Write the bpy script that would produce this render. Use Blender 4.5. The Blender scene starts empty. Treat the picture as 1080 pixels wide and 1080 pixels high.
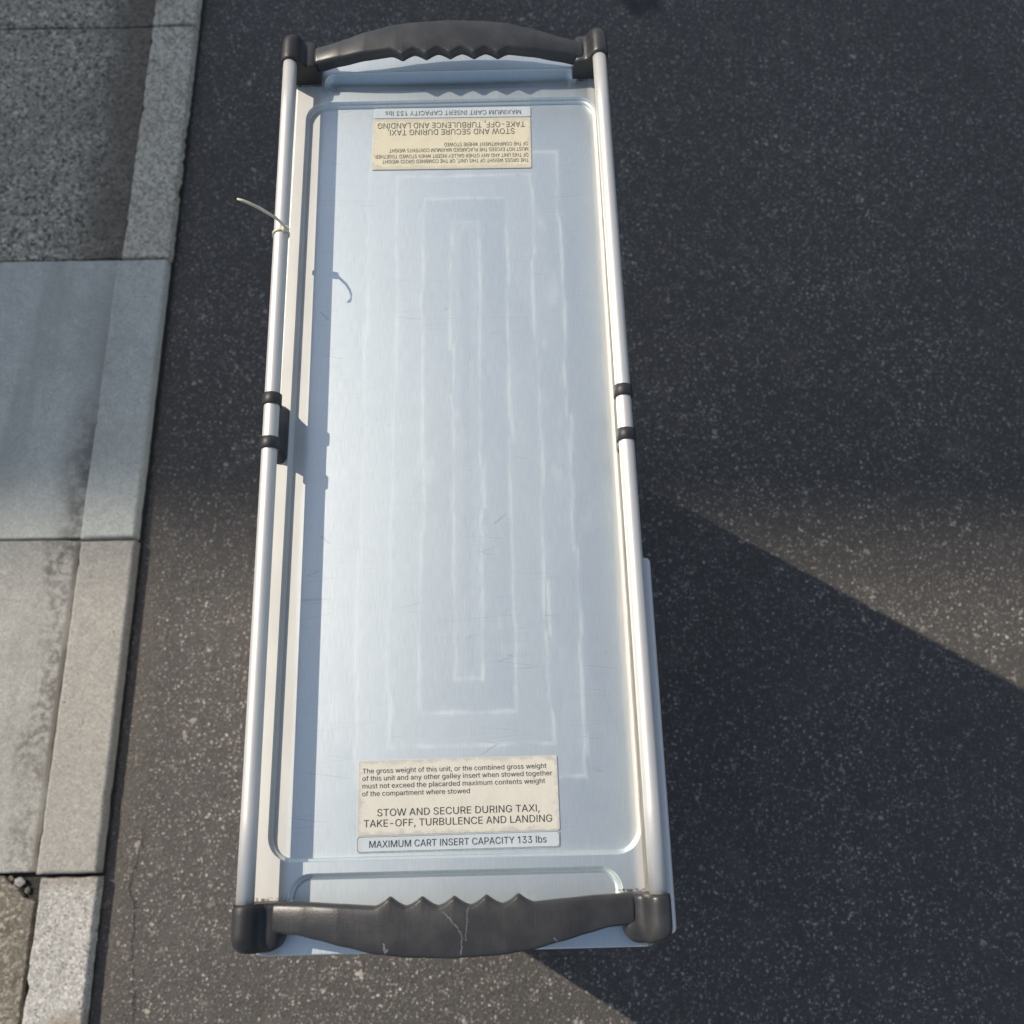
import bpy, bmesh, math, random
from mathutils import Vector, Matrix
from mathutils.geometry import tessellate_polygon
C = bpy.context.scene.collection
rnd = random.Random(7)
rad = math.radians
SUN_EL, SUN_AZ = rad(43.0), rad(31.6)
SUN = Vector((-math.cos(SUN_EL)*math.cos(SUN_AZ), math.cos(SUN_EL)*math.sin(SUN_AZ), math.sin(SUN_EL)))

# ------------------------------------------------------------------ helpers
def link(name, bm, mats, parent=None, loc=(0, 0, 0), recalc=True):
    if recalc:
        bmesh.ops.recalc_face_normals(bm, faces=bm.faces)
    me = bpy.data.meshes.new(name)
    bm.to_mesh(me); bm.free()
    for m in (mats if isinstance(mats, (list, tuple)) else [mats]):
        me.materials.append(m)
    o = bpy.data.objects.new(name, me); C.objects.link(o)
    o.location = loc
    if parent: o.parent = parent
    return o

def tag(o, label=None, cat=None, group=None, kind=None):
    for k, v in (('label', label), ('category', cat), ('group', group), ('kind', kind)):
        if v: o[k] = v
    return o

def empty(name, loc, parent=None):
    o = bpy.data.objects.new(name, None); C.objects.link(o)
    o.location = loc; o.empty_display_size = .1
    if parent: o.parent = parent
    return o

def box(bm, x0, x1, y0, y1, z0, z1, bev=0.0, seg=2, smooth=True):
    vs = [bm.verts.new((x, y, z)) for z in (z0, z1) for y in (y0, y1) for x in (x0, x1)]
    fs = [bm.faces.new([vs[i] for i in q]) for q in
          ((0, 2, 3, 1), (4, 5, 7, 6), (0, 1, 5, 4), (2, 6, 7, 3), (0, 4, 6, 2), (1, 3, 7, 5))]
    if bev > 0:
        es = list({e for f in fs for e in f.edges})
        r = bmesh.ops.bevel(bm, geom=es, offset=bev, segments=seg, profile=.5, affect='EDGES')
        if smooth:
            for f in r['faces']: f.smooth = True

def tube(bm, pts, r, n=20, cap=True):
    pts = [Vector(p) for p in pts]
    rings = []
    for i, p in enumerate(pts):
        t = (pts[min(i+1, len(pts)-1)]-pts[max(i-1, 0)]).normalized()
        a = t.cross(Vector((0, 0, 1)))
        if a.length < 1e-3: a = Vector((1, 0, 0))
        a.normalize(); b = t.cross(a)
        rr = r[i] if isinstance(r, (list, tuple)) else r
        rings.append([bm.verts.new(p+(a*math.cos(2*math.pi*k/n)+b*math.sin(2*math.pi*k/n))*rr) for k in range(n)])
    loft(bm, rings, cap)

def loft(bm, rings, cap=True, smooth=True):
    n = len(rings[0])
    for A, B in zip(rings, rings[1:]):
        for k in range(n):
            f = bm.faces.new((A[k], A[(k+1) % n], B[(k+1) % n], B[k])); f.smooth = smooth
    if cap:
        bm.faces.new(list(reversed(rings[0]))); bm.faces.new(rings[-1])

def rrect(cx, cy, hx, hy, r, n=10):
    out = []
    for (sx, sy, a0) in ((1, 1, 0), (-1, 1, 90), (-1, -1, 180), (1, -1, 270)):
        for k in range(n+1):
            a = rad(a0+90*k/n)
            out.append((cx+sx*(hx-r)+r*math.cos(a), cy+sy*(hy-r)+r*math.sin(a)))
    return out

def interp(tab, x):
    x = abs(x)
    for (a, va), (b, vb) in zip(tab, tab[1:]):
        if x <= b:
            t = (x-a)/(b-a); t = t*t*(3-2*t)*.35+t*.65
            return va+(vb-va)*t
    return tab[-1][1]

# outlines of a plain grotesque alphabet for the placards: advance, flat coordinates, faces (thousandths of the type size)
GLYPH_SPACE = 188
GLYPHS = {
    ',': (188, [38,-119,68,71,137,71,84,-119], [[1,0,3],[3,2,1]]),
    '-': (453, [337,244,337,188,114,188,114,244], [[3,2,1],[1,0,3]]),
    '1': (400, [196,0,262,0,262,509,200,509,60,425,60,355,196,436], [[1,2,6],[3,6,2],[4,5,6],[6,3,4],[1,6,0]]),
    '3': (453, [218,-7,173,-3,133,10,98,30,70,57,52,91,44,132,109,132,115,107,126,87,144,71,165,59,191,52,219,50,248,53,275,61,297,74,315,93,325,116,329,145,326,172,316,196,299,217,275,234,242,244,201,248,157,248,157,299,288,448,288,452,70,452,70,509,372,509,372,461,211,278,211,289,264,288,308,276,344,253,371,222,387,186,393,145,387,103,370,66,344,36,309,12,266,-2,221,289], [[2,10,3],[10,9,3],[3,9,4],[9,8,4],[5,4,8],[8,7,5],[6,5,7],[1,12,11],[14,13,0],[12,1,0],[0,13,12],[24,34,25],[26,25,34],[27,26,34],[34,35,27],[1,11,2],[10,2,11],[15,46,45],[45,16,15],[22,37,23],[36,23,37],[18,43,42],[19,18,42],[42,41,19],[41,40,19],[20,19,40],[40,39,20],[16,45,44],[17,16,44],[44,43,17],[43,18,17],[20,39,21],[39,38,21],[22,21,38],[37,22,38],[33,28,35],[29,28,33],[33,32,29],[14,0,46],[46,15,14],[23,36,24],[34,24,36],[27,35,28],[31,30,29],[29,32,31],[34,36,47],[35,34,47],[33,35,47]]),
    'A': (480, [16,0,201,509,276,509,463,0,395,0,287,302,276,334,264,372,250,420,232,478,245,478,228,419,213,371,201,333,191,302,85,0,110,142,110,199,370,199,370,142,239,456,154,199,324,199,344,142,135,142], [[0,15,16],[16,17,0],[1,13,12],[12,11,1],[11,9,1],[17,14,13],[13,1,17],[0,17,1],[2,7,6],[7,2,8],[10,8,2],[4,3,19],[3,18,19],[5,18,6],[2,6,18],[18,3,2],[24,21,16],[9,11,20],[9,20,10],[1,9,10],[10,2,1],[22,23,19],[8,10,20],[21,24,22],[14,17,21],[17,16,21],[18,5,22],[19,18,22],[4,19,23],[23,22,24],[16,15,24]]),
    'B': (456, [60,0,60,509,241,509,289,504,329,491,359,469,381,442,394,410,398,374,395,344,387,320,373,301,356,286,336,275,315,267,315,262,339,257,363,245,385,227,402,203,414,173,418,136,413,100,400,67,377,39,344,18,301,4,247,0,125,57,245,57,296,63,330,80,349,105,355,137,352,161,342,184,327,203,306,218,279,228,248,231,125,231,125,285,238,285,265,288,288,296,308,309,323,326,333,348,336,372,330,403,313,429,283,446,240,452,125,452], [[0,28,40],[1,0,40],[40,41,1],[41,53,1],[39,43,42],[28,0,27],[27,29,28],[39,42,40],[41,40,42],[52,2,53],[1,53,2],[38,37,15],[14,45,44],[50,4,51],[3,51,4],[29,27,26],[26,30,29],[43,39,38],[38,15,43],[15,14,43],[14,44,43],[51,3,52],[2,52,3],[31,25,24],[24,23,31],[32,31,23],[23,22,32],[33,32,22],[22,21,33],[21,20,33],[34,33,20],[20,19,34],[35,34,19],[19,18,35],[11,10,47],[10,9,47],[48,47,9],[9,8,48],[8,7,48],[49,48,7],[7,6,49],[30,26,25],[25,31,30],[35,18,36],[18,17,36],[17,16,36],[37,36,16],[15,37,16],[45,14,13],[46,45,13],[13,12,46],[12,11,46],[11,47,46],[49,6,50],[6,5,50],[4,50,5]]),
    'C': (510, [267,-7,205,1,150,25,104,63,70,115,48,179,40,254,48,329,70,393,104,445,150,484,205,508,267,516,305,513,340,504,373,490,402,471,427,447,448,418,463,385,473,348,408,348,401,373,389,395,375,413,357,428,337,440,315,449,292,454,267,456,223,450,184,432,150,403,125,364,109,314,103,254,109,194,125,145,151,105,184,76,223,59,267,53,292,55,315,60,337,69,357,81,375,96,389,114,401,136,408,160,473,160,463,124,448,91,428,62,402,38,373,19,341,5,305,-4], [[5,4,37],[37,36,5],[6,5,36],[35,6,36],[6,35,34],[7,6,34],[34,33,7],[8,7,33],[30,11,31],[40,0,41],[28,13,12],[41,0,42],[28,12,29],[0,40,1],[39,1,40],[29,12,30],[11,30,12],[1,39,2],[39,38,2],[3,2,38],[4,3,38],[37,4,38],[8,33,32],[9,8,32],[32,31,9],[10,9,31],[31,11,10],[43,57,56],[56,44,43],[26,14,27],[44,56,55],[55,45,44],[25,15,26],[14,26,15],[52,51,48],[49,48,51],[51,50,49],[20,19,21],[22,21,19],[19,18,22],[23,22,18],[18,17,23],[45,55,54],[46,45,54],[54,53,46],[47,46,53],[53,52,47],[52,48,47],[23,17,24],[17,16,24],[25,24,16],[15,25,16],[42,0,57],[57,43,42],[13,28,27],[27,14,13]]),
    'D': (502, [219,0,96,0,96,57,215,57,272,63,318,81,354,110,379,149,394,198,399,255,394,312,379,361,354,399,320,428,275,446,221,452,93,452,93,509,225,509,294,501,353,478,399,441,433,391,455,329,462,255,455,181,433,119,398,68,351,31,291,8,125,509,125,0,60,0,60,509,125,452,125,57], [[33,32,16],[16,17,33],[2,1,31],[1,2,32],[16,32,2],[17,16,30],[29,5,4],[29,4,0],[3,0,4],[18,15,14],[14,19,18],[0,3,31],[2,31,35],[16,2,34],[30,16,34],[15,18,30],[20,13,12],[10,9,24],[24,23,10],[6,28,27],[27,26,6],[7,6,26],[26,25,7],[8,7,25],[25,24,8],[24,9,8],[10,23,11],[23,22,11],[12,11,22],[22,21,12],[20,12,21],[5,29,28],[28,6,5],[19,14,13],[13,20,19],[15,30,34],[2,35,34],[31,3,35]]),
    'E': (419, [60,0,60,509,372,509,372,452,125,452,125,286,355,286,355,229,125,229,125,57,375,57,375,0], [[0,9,8],[1,0,8],[8,5,1],[5,4,1],[9,0,11],[11,10,9],[5,8,7],[7,6,5],[3,2,4],[1,4,2]]),
    'F': (410, [60,0,60,509,369,509,369,452,125,452,125,278,346,278,346,221,125,221,125,0], [[9,8,0],[8,5,0],[1,0,5],[3,2,4],[5,8,7],[7,6,5],[1,5,4],[4,2,1]]),
    'G': (520, [269,-7,205,1,149,25,104,64,69,116,47,179,40,254,47,329,69,393,103,445,149,484,203,508,265,516,304,513,340,504,374,489,403,469,429,445,449,416,465,384,474,349,408,349,399,372,387,393,373,411,356,427,337,439,315,448,291,454,265,456,222,450,183,432,150,404,125,364,109,314,103,254,109,194,125,145,151,105,184,76,224,59,269,53,309,57,345,71,374,93,396,123,410,160,415,202,434,199,283,199,283,256,478,256,478,200,471,141,451,91,419,50,377,19,326,0,414,199], [[5,4,37],[37,36,5],[6,5,36],[35,6,36],[6,35,34],[7,6,34],[34,33,7],[8,7,33],[30,11,31],[40,0,41],[12,29,28],[0,40,1],[39,1,40],[29,12,30],[11,30,12],[1,39,2],[39,38,2],[3,2,38],[4,3,38],[37,4,38],[8,33,32],[9,8,32],[10,9,32],[32,31,10],[31,11,10],[57,43,42],[26,14,27],[13,27,14],[43,57,56],[56,44,43],[25,15,26],[14,26,15],[53,52,48],[52,51,48],[53,48,46],[47,58,48],[48,51,47],[20,19,21],[22,21,19],[19,18,22],[44,56,55],[55,54,44],[45,44,54],[54,53,45],[53,46,45],[22,18,23],[18,17,23],[24,23,17],[17,16,24],[25,24,16],[15,25,16],[57,42,0],[41,0,42],[58,47,49],[50,49,47],[47,51,50],[27,13,28],[12,28,13],[46,48,58]]),
    'H': (517, [60,0,60,509,125,509,125,289,392,289,392,509,457,509,457,0,392,0,392,232,125,232,125,0], [[0,11,10],[1,0,10],[10,3,1],[3,2,1],[9,8,7],[7,6,9],[4,9,6],[6,5,4],[3,10,9],[9,4,3]]),
    'I': (189, [62,0,127,0,127,509,62,509], [[3,0,1],[1,2,3]]),
    'K': (467, [104,145,104,216,122,239,139,261,157,282,174,303,193,324,212,344,364,509,448,509,231,276,228,276,60,0,60,509,125,509,125,334,124,225,125,193,125,0,372,0,188,259,228,309,449,0,124,242,125,167,198,245,243,288], [[0,1,12],[13,12,1],[0,12,18],[1,0,17],[17,16,1],[2,1,16],[2,16,23],[2,23,15],[1,2,15],[13,1,15],[15,14,13],[5,4,20],[20,11,21],[19,22,10],[10,22,26],[21,10,26],[8,21,9],[10,21,11],[6,5,21],[7,6,21],[21,8,7],[16,17,20],[3,16,20],[20,4,3],[0,18,24],[17,0,24],[16,3,23],[11,20,25],[10,11,25],[19,10,25],[17,24,25],[20,17,25],[5,20,21],[9,21,26]]),
    'L': (393, [60,0,60,509,125,509,125,57,361,57,361,0], [[1,0,3],[3,0,5],[5,4,3],[1,3,2]]),
    'M': (628, [60,0,60,509,152,509,277,187,282,174,287,159,293,141,299,123,305,103,311,84,317,65,322,49,307,49,312,65,318,83,324,102,330,121,336,140,342,158,348,174,352,187,476,509,568,509,568,0,504,0,504,291,504,308,504,327,505,347,505,369,506,391,506,413,507,435,507,457,513,457,505,433,498,409,490,386,482,363,474,341,467,322,461,305,456,291,342,0,286,0,170,291,165,304,159,321,152,340,145,361,137,384,129,408,121,432,112,457,119,457,119,437,120,416,120,394,121,372,121,350,122,328,122,309,122,291,122,0,315,73,507,437,119,436], [[55,53,66],[57,56,1],[53,1,56],[54,53,55],[55,52,54],[63,62,0],[1,0,62],[62,61,1],[61,60,1],[60,59,1],[59,58,1],[57,1,58],[13,9,12],[8,12,9],[12,8,44],[49,2,50],[51,50,2],[52,51,2],[54,52,2],[53,54,2],[1,53,2],[14,10,11],[11,15,14],[31,30,22],[22,34,31],[32,31,34],[34,33,65],[65,33,35],[25,24,23],[23,22,25],[26,25,22],[27,26,22],[28,27,22],[29,28,22],[22,30,29],[20,19,42],[21,38,37],[37,36,21],[36,35,21],[35,33,21],[33,34,21],[34,22,21],[12,44,43],[43,11,12],[13,12,11],[11,10,13],[13,10,64],[42,41,20],[2,49,48],[46,45,3],[3,2,48],[48,47,3],[47,46,3],[10,14,64],[9,13,64],[38,21,39],[21,20,39],[40,39,20],[41,40,20],[32,34,65],[15,11,43],[43,42,18],[19,18,42],[18,17,43],[17,16,43],[16,15,43],[4,3,45],[45,44,5],[6,5,44],[7,6,44],[8,7,44],[5,4,45],[53,56,66],[52,55,66]]),
    'N': (523, [60,0,60,509,136,509,343,183,352,169,363,151,375,130,388,107,401,82,414,55,405,54,402,81,401,108,400,134,399,157,399,178,399,195,399,509,463,509,463,0,387,0,202,290,190,310,177,331,164,354,148,381,130,413,108,452,119,454,121,417,122,384,123,354,124,328,125,307,125,291,125,0,403,78,120,430], [[33,32,1],[32,31,1],[31,30,1],[27,1,30],[30,29,27],[2,26,25],[35,34,0],[1,0,34],[33,1,34],[28,27,37],[26,2,28],[27,28,2],[1,27,2],[20,7,6],[10,9,36],[11,9,12],[9,19,12],[13,12,19],[14,13,19],[19,9,20],[9,10,20],[7,20,10],[10,8,7],[14,19,15],[16,15,19],[19,18,16],[17,16,18],[6,5,20],[25,24,2],[22,21,3],[3,2,22],[23,22,2],[24,23,2],[9,11,36],[8,10,36],[3,21,20],[4,3,20],[5,4,20],[27,29,37],[26,28,37]]),
    'O': (533, [267,-7,205,1,150,25,105,63,70,115,48,179,40,254,48,329,70,393,105,445,150,484,205,508,267,516,329,508,384,484,429,445,464,393,486,329,493,254,486,179,464,115,429,63,384,25,329,1,267,53,310,59,349,76,383,105,408,144,425,194,430,254,425,314,408,365,383,404,349,433,310,450,267,456,223,450,184,433,151,404,125,364,109,314,103,254,109,194,125,144,151,105,184,76,223,59], [[5,4,44],[44,43,5],[6,5,43],[42,6,43],[6,42,41],[7,6,41],[41,40,7],[8,7,40],[45,2,46],[39,38,10],[47,1,0],[0,24,47],[46,2,1],[1,47,46],[37,11,38],[10,38,11],[2,45,3],[4,3,45],[44,4,45],[8,40,39],[9,8,39],[39,10,9],[12,36,35],[35,13,12],[27,26,22],[33,14,34],[22,26,23],[25,23,26],[13,35,34],[34,14,13],[20,19,28],[29,28,19],[19,18,29],[18,30,29],[30,18,31],[18,17,31],[32,31,17],[17,16,32],[27,22,21],[21,20,27],[20,28,27],[32,16,33],[16,15,33],[14,33,15],[23,25,0],[24,0,25],[36,12,37],[11,37,12]]),
    'P': (445, [60,0,60,509,235,509,289,503,332,487,366,462,390,430,404,391,409,348,404,304,390,265,366,233,332,207,289,191,235,186,109,186,109,242,233,242,269,246,297,256,318,272,333,294,342,319,344,348,342,376,333,402,318,423,297,439,268,449,232,452,125,452,125,0,125,242,125,186], [[15,16,0],[1,0,16],[15,0,31],[16,15,33],[16,32,30],[1,16,30],[18,14,13],[13,19,18],[27,3,28],[2,28,3],[15,31,33],[14,18,17],[28,2,29],[30,29,2],[1,30,2],[20,12,11],[21,20,11],[11,10,21],[10,9,21],[22,21,9],[9,8,22],[8,23,22],[23,8,24],[8,7,24],[25,24,7],[7,6,25],[6,5,25],[26,25,5],[4,26,5],[19,13,12],[12,20,19],[26,4,27],[3,27,4],[14,17,33],[17,32,33],[32,16,33]]),
    'R': (449, [60,0,60,509,236,509,290,504,333,489,367,465,390,433,405,395,409,352,405,309,390,271,367,240,333,217,289,203,236,198,96,198,96,255,234,255,269,258,298,267,319,281,334,300,342,324,345,352,342,380,334,405,319,425,298,440,269,449,233,452,125,452,125,0,353,0,230,229,303,229,428,0,125,255,125,198,246,199,313,210], [[15,16,0],[1,0,16],[15,0,31],[16,15,37],[16,36,30],[1,16,30],[34,19,18],[27,3,28],[2,28,3],[15,31,37],[38,13,33],[13,34,33],[17,33,18],[28,2,29],[30,29,2],[1,30,2],[20,12,11],[21,20,11],[11,10,21],[10,9,21],[22,21,9],[9,8,22],[23,22,8],[24,23,8],[8,7,24],[7,6,24],[25,24,6],[6,5,25],[26,25,5],[4,26,5],[13,38,32],[13,32,39],[34,13,39],[12,20,34],[19,34,20],[26,4,27],[3,27,4],[14,33,37],[33,17,36],[36,37,33],[36,16,37],[33,14,38],[34,18,33],[12,34,39],[32,35,39]]),
    'S': (447, [224,-9,172,-4,128,9,91,31,64,60,46,96,38,137,104,137,110,110,123,88,142,71,166,59,194,52,224,49,257,52,286,60,311,74,329,92,341,114,346,139,342,161,332,179,316,193,296,205,272,214,245,222,184,239,128,260,86,289,60,326,52,372,58,413,75,448,102,476,138,498,180,511,227,516,275,511,316,498,351,476,377,449,394,415,401,378,337,378,326,412,302,437,267,453,225,459,194,456,167,448,145,435,129,418,118,398,115,376,119,352,131,334,148,319,169,308,191,300,212,293,264,279,287,272,312,264,336,252,359,238,379,220,395,198,405,171,408,139,403,99,386,64,360,34,323,11,278,-4], [[4,3,9],[9,8,4],[5,4,8],[8,7,5],[6,5,7],[30,29,54],[54,53,30],[31,30,53],[53,52,31],[32,31,52],[50,49,34],[12,1,0],[0,13,12],[58,26,59],[1,12,11],[26,58,57],[48,35,49],[34,49,35],[1,11,2],[11,10,2],[3,2,10],[9,3,10],[26,57,27],[57,56,27],[28,27,56],[56,55,28],[29,28,55],[54,29,55],[32,52,51],[33,32,51],[51,50,33],[50,34,33],[73,15,14],[60,25,24],[15,73,72],[72,16,15],[23,62,24],[62,61,24],[60,24,61],[45,38,46],[37,46,38],[71,70,17],[18,17,70],[70,69,18],[19,18,69],[69,68,19],[68,67,19],[20,19,67],[67,66,20],[21,20,66],[66,65,21],[64,21,65],[42,41,43],[16,72,71],[71,17,16],[21,64,22],[64,63,22],[23,22,63],[62,23,63],[43,41,44],[41,40,44],[40,39,44],[45,44,39],[38,45,39],[73,14,0],[13,0,14],[59,26,25],[25,60,59],[46,37,47],[37,36,47],[48,47,36],[35,48,36]]),
    'T': (449, [32,452,32,509,417,509,417,452,257,452,257,0,193,0,193,452], [[1,0,7],[3,2,4],[7,6,5],[5,4,7],[4,2,7],[1,7,2]]),
    'U': (517, [259,-8,203,-2,154,15,114,43,85,80,66,124,60,173,60,509,124,509,124,178,128,144,141,113,160,87,187,68,220,56,259,52,298,56,331,68,357,87,377,113,389,144,393,178,393,509,457,509,457,173,451,124,433,80,403,43,363,15,315,-2], [[7,6,9],[9,8,7],[0,14,1],[13,1,14],[1,13,2],[12,2,13],[2,12,3],[12,11,3],[4,3,11],[5,4,11],[11,10,5],[6,5,10],[9,6,10],[18,17,28],[28,17,29],[16,29,17],[25,24,20],[21,20,24],[24,23,21],[22,21,23],[18,28,27],[19,18,27],[27,26,19],[26,25,19],[25,20,19],[29,16,0],[16,15,0],[14,0,15]]),
    'W': (686, [155,0,16,509,82,509,163,196,170,171,175,145,181,120,187,94,192,67,197,40,189,40,194,67,200,94,205,120,211,145,218,171,224,196,306,509,380,509,462,196,468,171,474,145,480,120,486,94,492,67,497,40,488,40,493,67,499,94,504,120,510,145,517,171,523,196,603,509,670,509,530,0,455,0,368,323,359,356,351,391,344,431,336,475,350,475,342,433,335,395,327,359,318,323,230,0,193,61,493,63,343,436], [[5,4,0],[4,3,0],[1,0,3],[2,1,3],[9,11,48],[9,48,10],[10,8,0],[8,7,0],[7,6,0],[5,0,6],[13,12,47],[44,43,17],[43,41,17],[10,0,47],[9,10,47],[11,9,47],[47,12,11],[45,44,17],[40,39,18],[42,40,18],[23,22,36],[26,25,49],[31,30,35],[32,31,35],[35,34,32],[34,33,32],[27,25,35],[28,27,35],[29,28,35],[35,30,29],[35,25,36],[25,26,36],[26,24,36],[23,36,24],[39,38,18],[22,21,36],[42,41,50],[17,41,42],[42,18,17],[8,10,48],[16,46,17],[46,45,17],[37,19,18],[38,37,18],[25,27,49],[24,26,49],[16,15,46],[20,19,37],[37,36,20],[21,20,36],[41,43,50],[40,42,50],[14,13,47],[47,46,15],[15,14,47]]),
    'X': (474, [18,0,217,284,217,236,29,509,104,509,178,400,192,379,204,361,214,345,223,329,233,312,243,292,232,292,243,311,252,329,261,345,272,361,284,379,298,400,374,509,446,509,259,239,259,287,456,0,382,0,292,129,279,149,268,165,259,180,250,195,241,212,230,231,244,231,235,213,225,196,216,181,206,166,195,149,182,129,91,0,200,261,238,303,275,263,237,218], [[5,4,3],[0,39,38],[1,9,8],[2,35,34],[34,33,2],[33,31,2],[1,2,31],[12,10,1],[9,1,10],[35,2,36],[37,36,2],[38,37,2],[2,1,40],[5,3,1],[6,5,1],[7,6,1],[1,8,7],[22,15,14],[28,21,29],[30,29,21],[32,30,21],[21,22,11],[13,11,22],[22,14,13],[19,18,20],[24,23,25],[21,28,27],[27,26,21],[26,25,21],[21,25,42],[22,21,42],[18,17,22],[17,16,22],[15,22,16],[32,31,43],[32,21,31],[1,31,21],[21,11,1],[12,1,11],[12,11,41],[1,3,40],[0,38,40],[38,2,40],[11,13,41],[10,12,41],[20,18,42],[18,22,42],[25,23,42],[31,33,43],[30,32,43]]),
    'Y': (472, [203,0,203,208,16,509,91,509,192,344,208,318,222,292,236,264,250,230,224,230,237,265,251,293,265,318,280,344,381,509,455,509,268,208,268,0,237,262], [[3,2,4],[6,9,7],[9,6,1],[5,1,6],[4,2,1],[1,5,4],[10,8,11],[14,13,15],[15,13,16],[11,8,16],[12,11,16],[16,13,12],[1,0,17],[17,16,1],[9,1,16],[16,8,9],[9,8,18],[8,10,18],[7,9,18]]),
    'a': (389, [160,-9,126,-5,94,5,68,22,48,45,35,73,30,108,34,138,43,161,58,179,78,193,100,203,125,211,152,216,178,220,209,224,234,227,252,230,265,235,273,243,276,255,276,257,273,279,267,297,256,311,240,322,220,329,196,331,171,329,149,322,132,313,118,301,107,288,100,274,41,291,57,322,79,346,104,364,133,375,163,382,194,384,215,383,239,379,263,372,286,360,306,343,322,320,333,290,337,251,337,0,277,0,277,52,272,52,264,38,252,25,236,12,215,1,190,-6,170,45,202,49,228,59,248,74,263,93,272,115,276,138,276,190,270,186,259,182,246,179,231,176,216,173,200,171,186,169,175,168,154,164,134,159,117,150,103,139,95,124,92,105,94,87,102,72,114,61,130,52,149,47], [[4,3,81],[81,80,4],[5,4,80],[80,79,5],[6,5,79],[79,78,6],[7,6,78],[8,7,78],[78,77,8],[9,8,77],[10,9,77],[35,34,33],[33,32,35],[84,83,1],[72,14,73],[57,58,0],[13,74,73],[73,14,13],[84,1,0],[0,58,84],[12,75,74],[74,13,12],[29,28,38],[28,39,38],[1,83,2],[83,82,2],[3,2,82],[81,3,82],[10,77,76],[11,10,76],[76,75,11],[75,12,11],[35,32,31],[36,35,31],[31,30,36],[37,36,30],[30,29,37],[29,38,37],[15,71,70],[26,41,27],[40,27,41],[16,69,68],[68,67,16],[67,17,16],[59,56,55],[60,59,55],[55,54,60],[15,70,69],[69,16,15],[25,42,26],[41,26,42],[51,50,49],[21,20,48],[48,47,21],[62,52,51],[63,62,51],[51,49,63],[64,63,49],[49,48,64],[48,65,64],[19,18,65],[65,48,19],[48,20,19],[21,47,22],[47,46,22],[23,22,46],[46,45,23],[60,54,53],[61,60,53],[53,52,61],[52,62,61],[17,67,66],[66,65,17],[65,18,17],[23,45,24],[45,44,24],[25,24,44],[44,43,25],[42,25,43],[56,59,57],[58,57,59],[14,72,71],[71,15,14],[27,40,28],[39,28,40]]),
    'b': (424, [229,-8,198,-5,172,4,153,17,138,31,127,46,118,59,112,59,112,0,53,0,53,509,114,509,114,319,118,319,127,331,137,346,152,360,171,373,197,381,229,384,274,378,313,361,345,332,370,293,385,245,390,189,385,133,370,84,346,45,313,16,274,-2,220,47,253,51,279,66,301,88,316,117,325,151,328,189,325,227,316,261,301,290,280,311,253,325,220,330,188,325,161,312,140,291,125,263,116,229,113,189,116,150,125,115,140,86,162,65,188,51], [[9,8,7],[51,50,7],[9,7,50],[49,9,50],[9,49,48],[10,9,48],[12,10,48],[48,47,12],[2,54,3],[53,3,54],[3,53,4],[5,4,53],[15,14,45],[16,15,45],[45,44,16],[44,17,16],[5,53,6],[53,52,6],[7,6,52],[51,7,52],[12,47,46],[13,12,46],[46,45,13],[45,14,13],[10,12,11],[31,1,0],[0,32,31],[43,19,18],[20,42,41],[32,0,30],[30,33,32],[19,43,42],[42,20,19],[27,26,35],[36,35,26],[26,25,36],[37,36,25],[38,37,25],[25,24,38],[39,38,24],[24,23,39],[33,30,29],[29,28,33],[34,33,28],[28,27,34],[27,35,34],[39,23,40],[23,22,40],[41,40,22],[22,21,41],[20,41,21],[54,2,1],[1,31,54],[43,18,44],[17,44,18]]),
    'c': (396, [207,-8,159,-2,117,16,82,46,56,85,40,133,34,187,40,243,56,291,82,330,117,360,159,378,207,384,234,383,260,377,284,368,305,356,324,341,340,322,353,301,362,277,303,262,298,276,290,289,281,301,270,311,257,319,242,325,226,329,207,330,173,325,145,310,124,287,108,258,99,224,96,187,99,151,108,117,124,89,145,66,173,51,207,46,226,48,243,52,258,58,271,66,282,76,292,89,299,102,304,117,363,102,354,78,341,56,325,37,306,21,285,9,261,-1,235,-6], [[5,4,37],[37,36,5],[6,5,36],[36,35,6],[35,34,6],[7,6,34],[34,33,7],[8,7,33],[12,28,13],[41,0,42],[28,12,29],[0,41,1],[40,1,41],[30,29,11],[29,12,11],[1,40,2],[40,39,2],[3,2,39],[39,38,3],[4,3,38],[37,4,38],[8,33,32],[9,8,32],[32,31,9],[10,9,31],[31,30,10],[30,11,10],[43,57,56],[56,44,43],[26,14,27],[44,56,55],[55,45,44],[25,15,26],[14,26,15],[53,52,47],[48,47,52],[52,51,48],[49,48,51],[51,50,49],[20,19,21],[22,21,19],[19,18,22],[45,55,54],[46,45,54],[54,53,46],[53,47,46],[22,18,23],[18,17,23],[24,23,17],[17,16,24],[25,24,16],[15,25,16],[42,0,57],[57,43,42],[13,28,27],[27,14,13]]),
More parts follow.
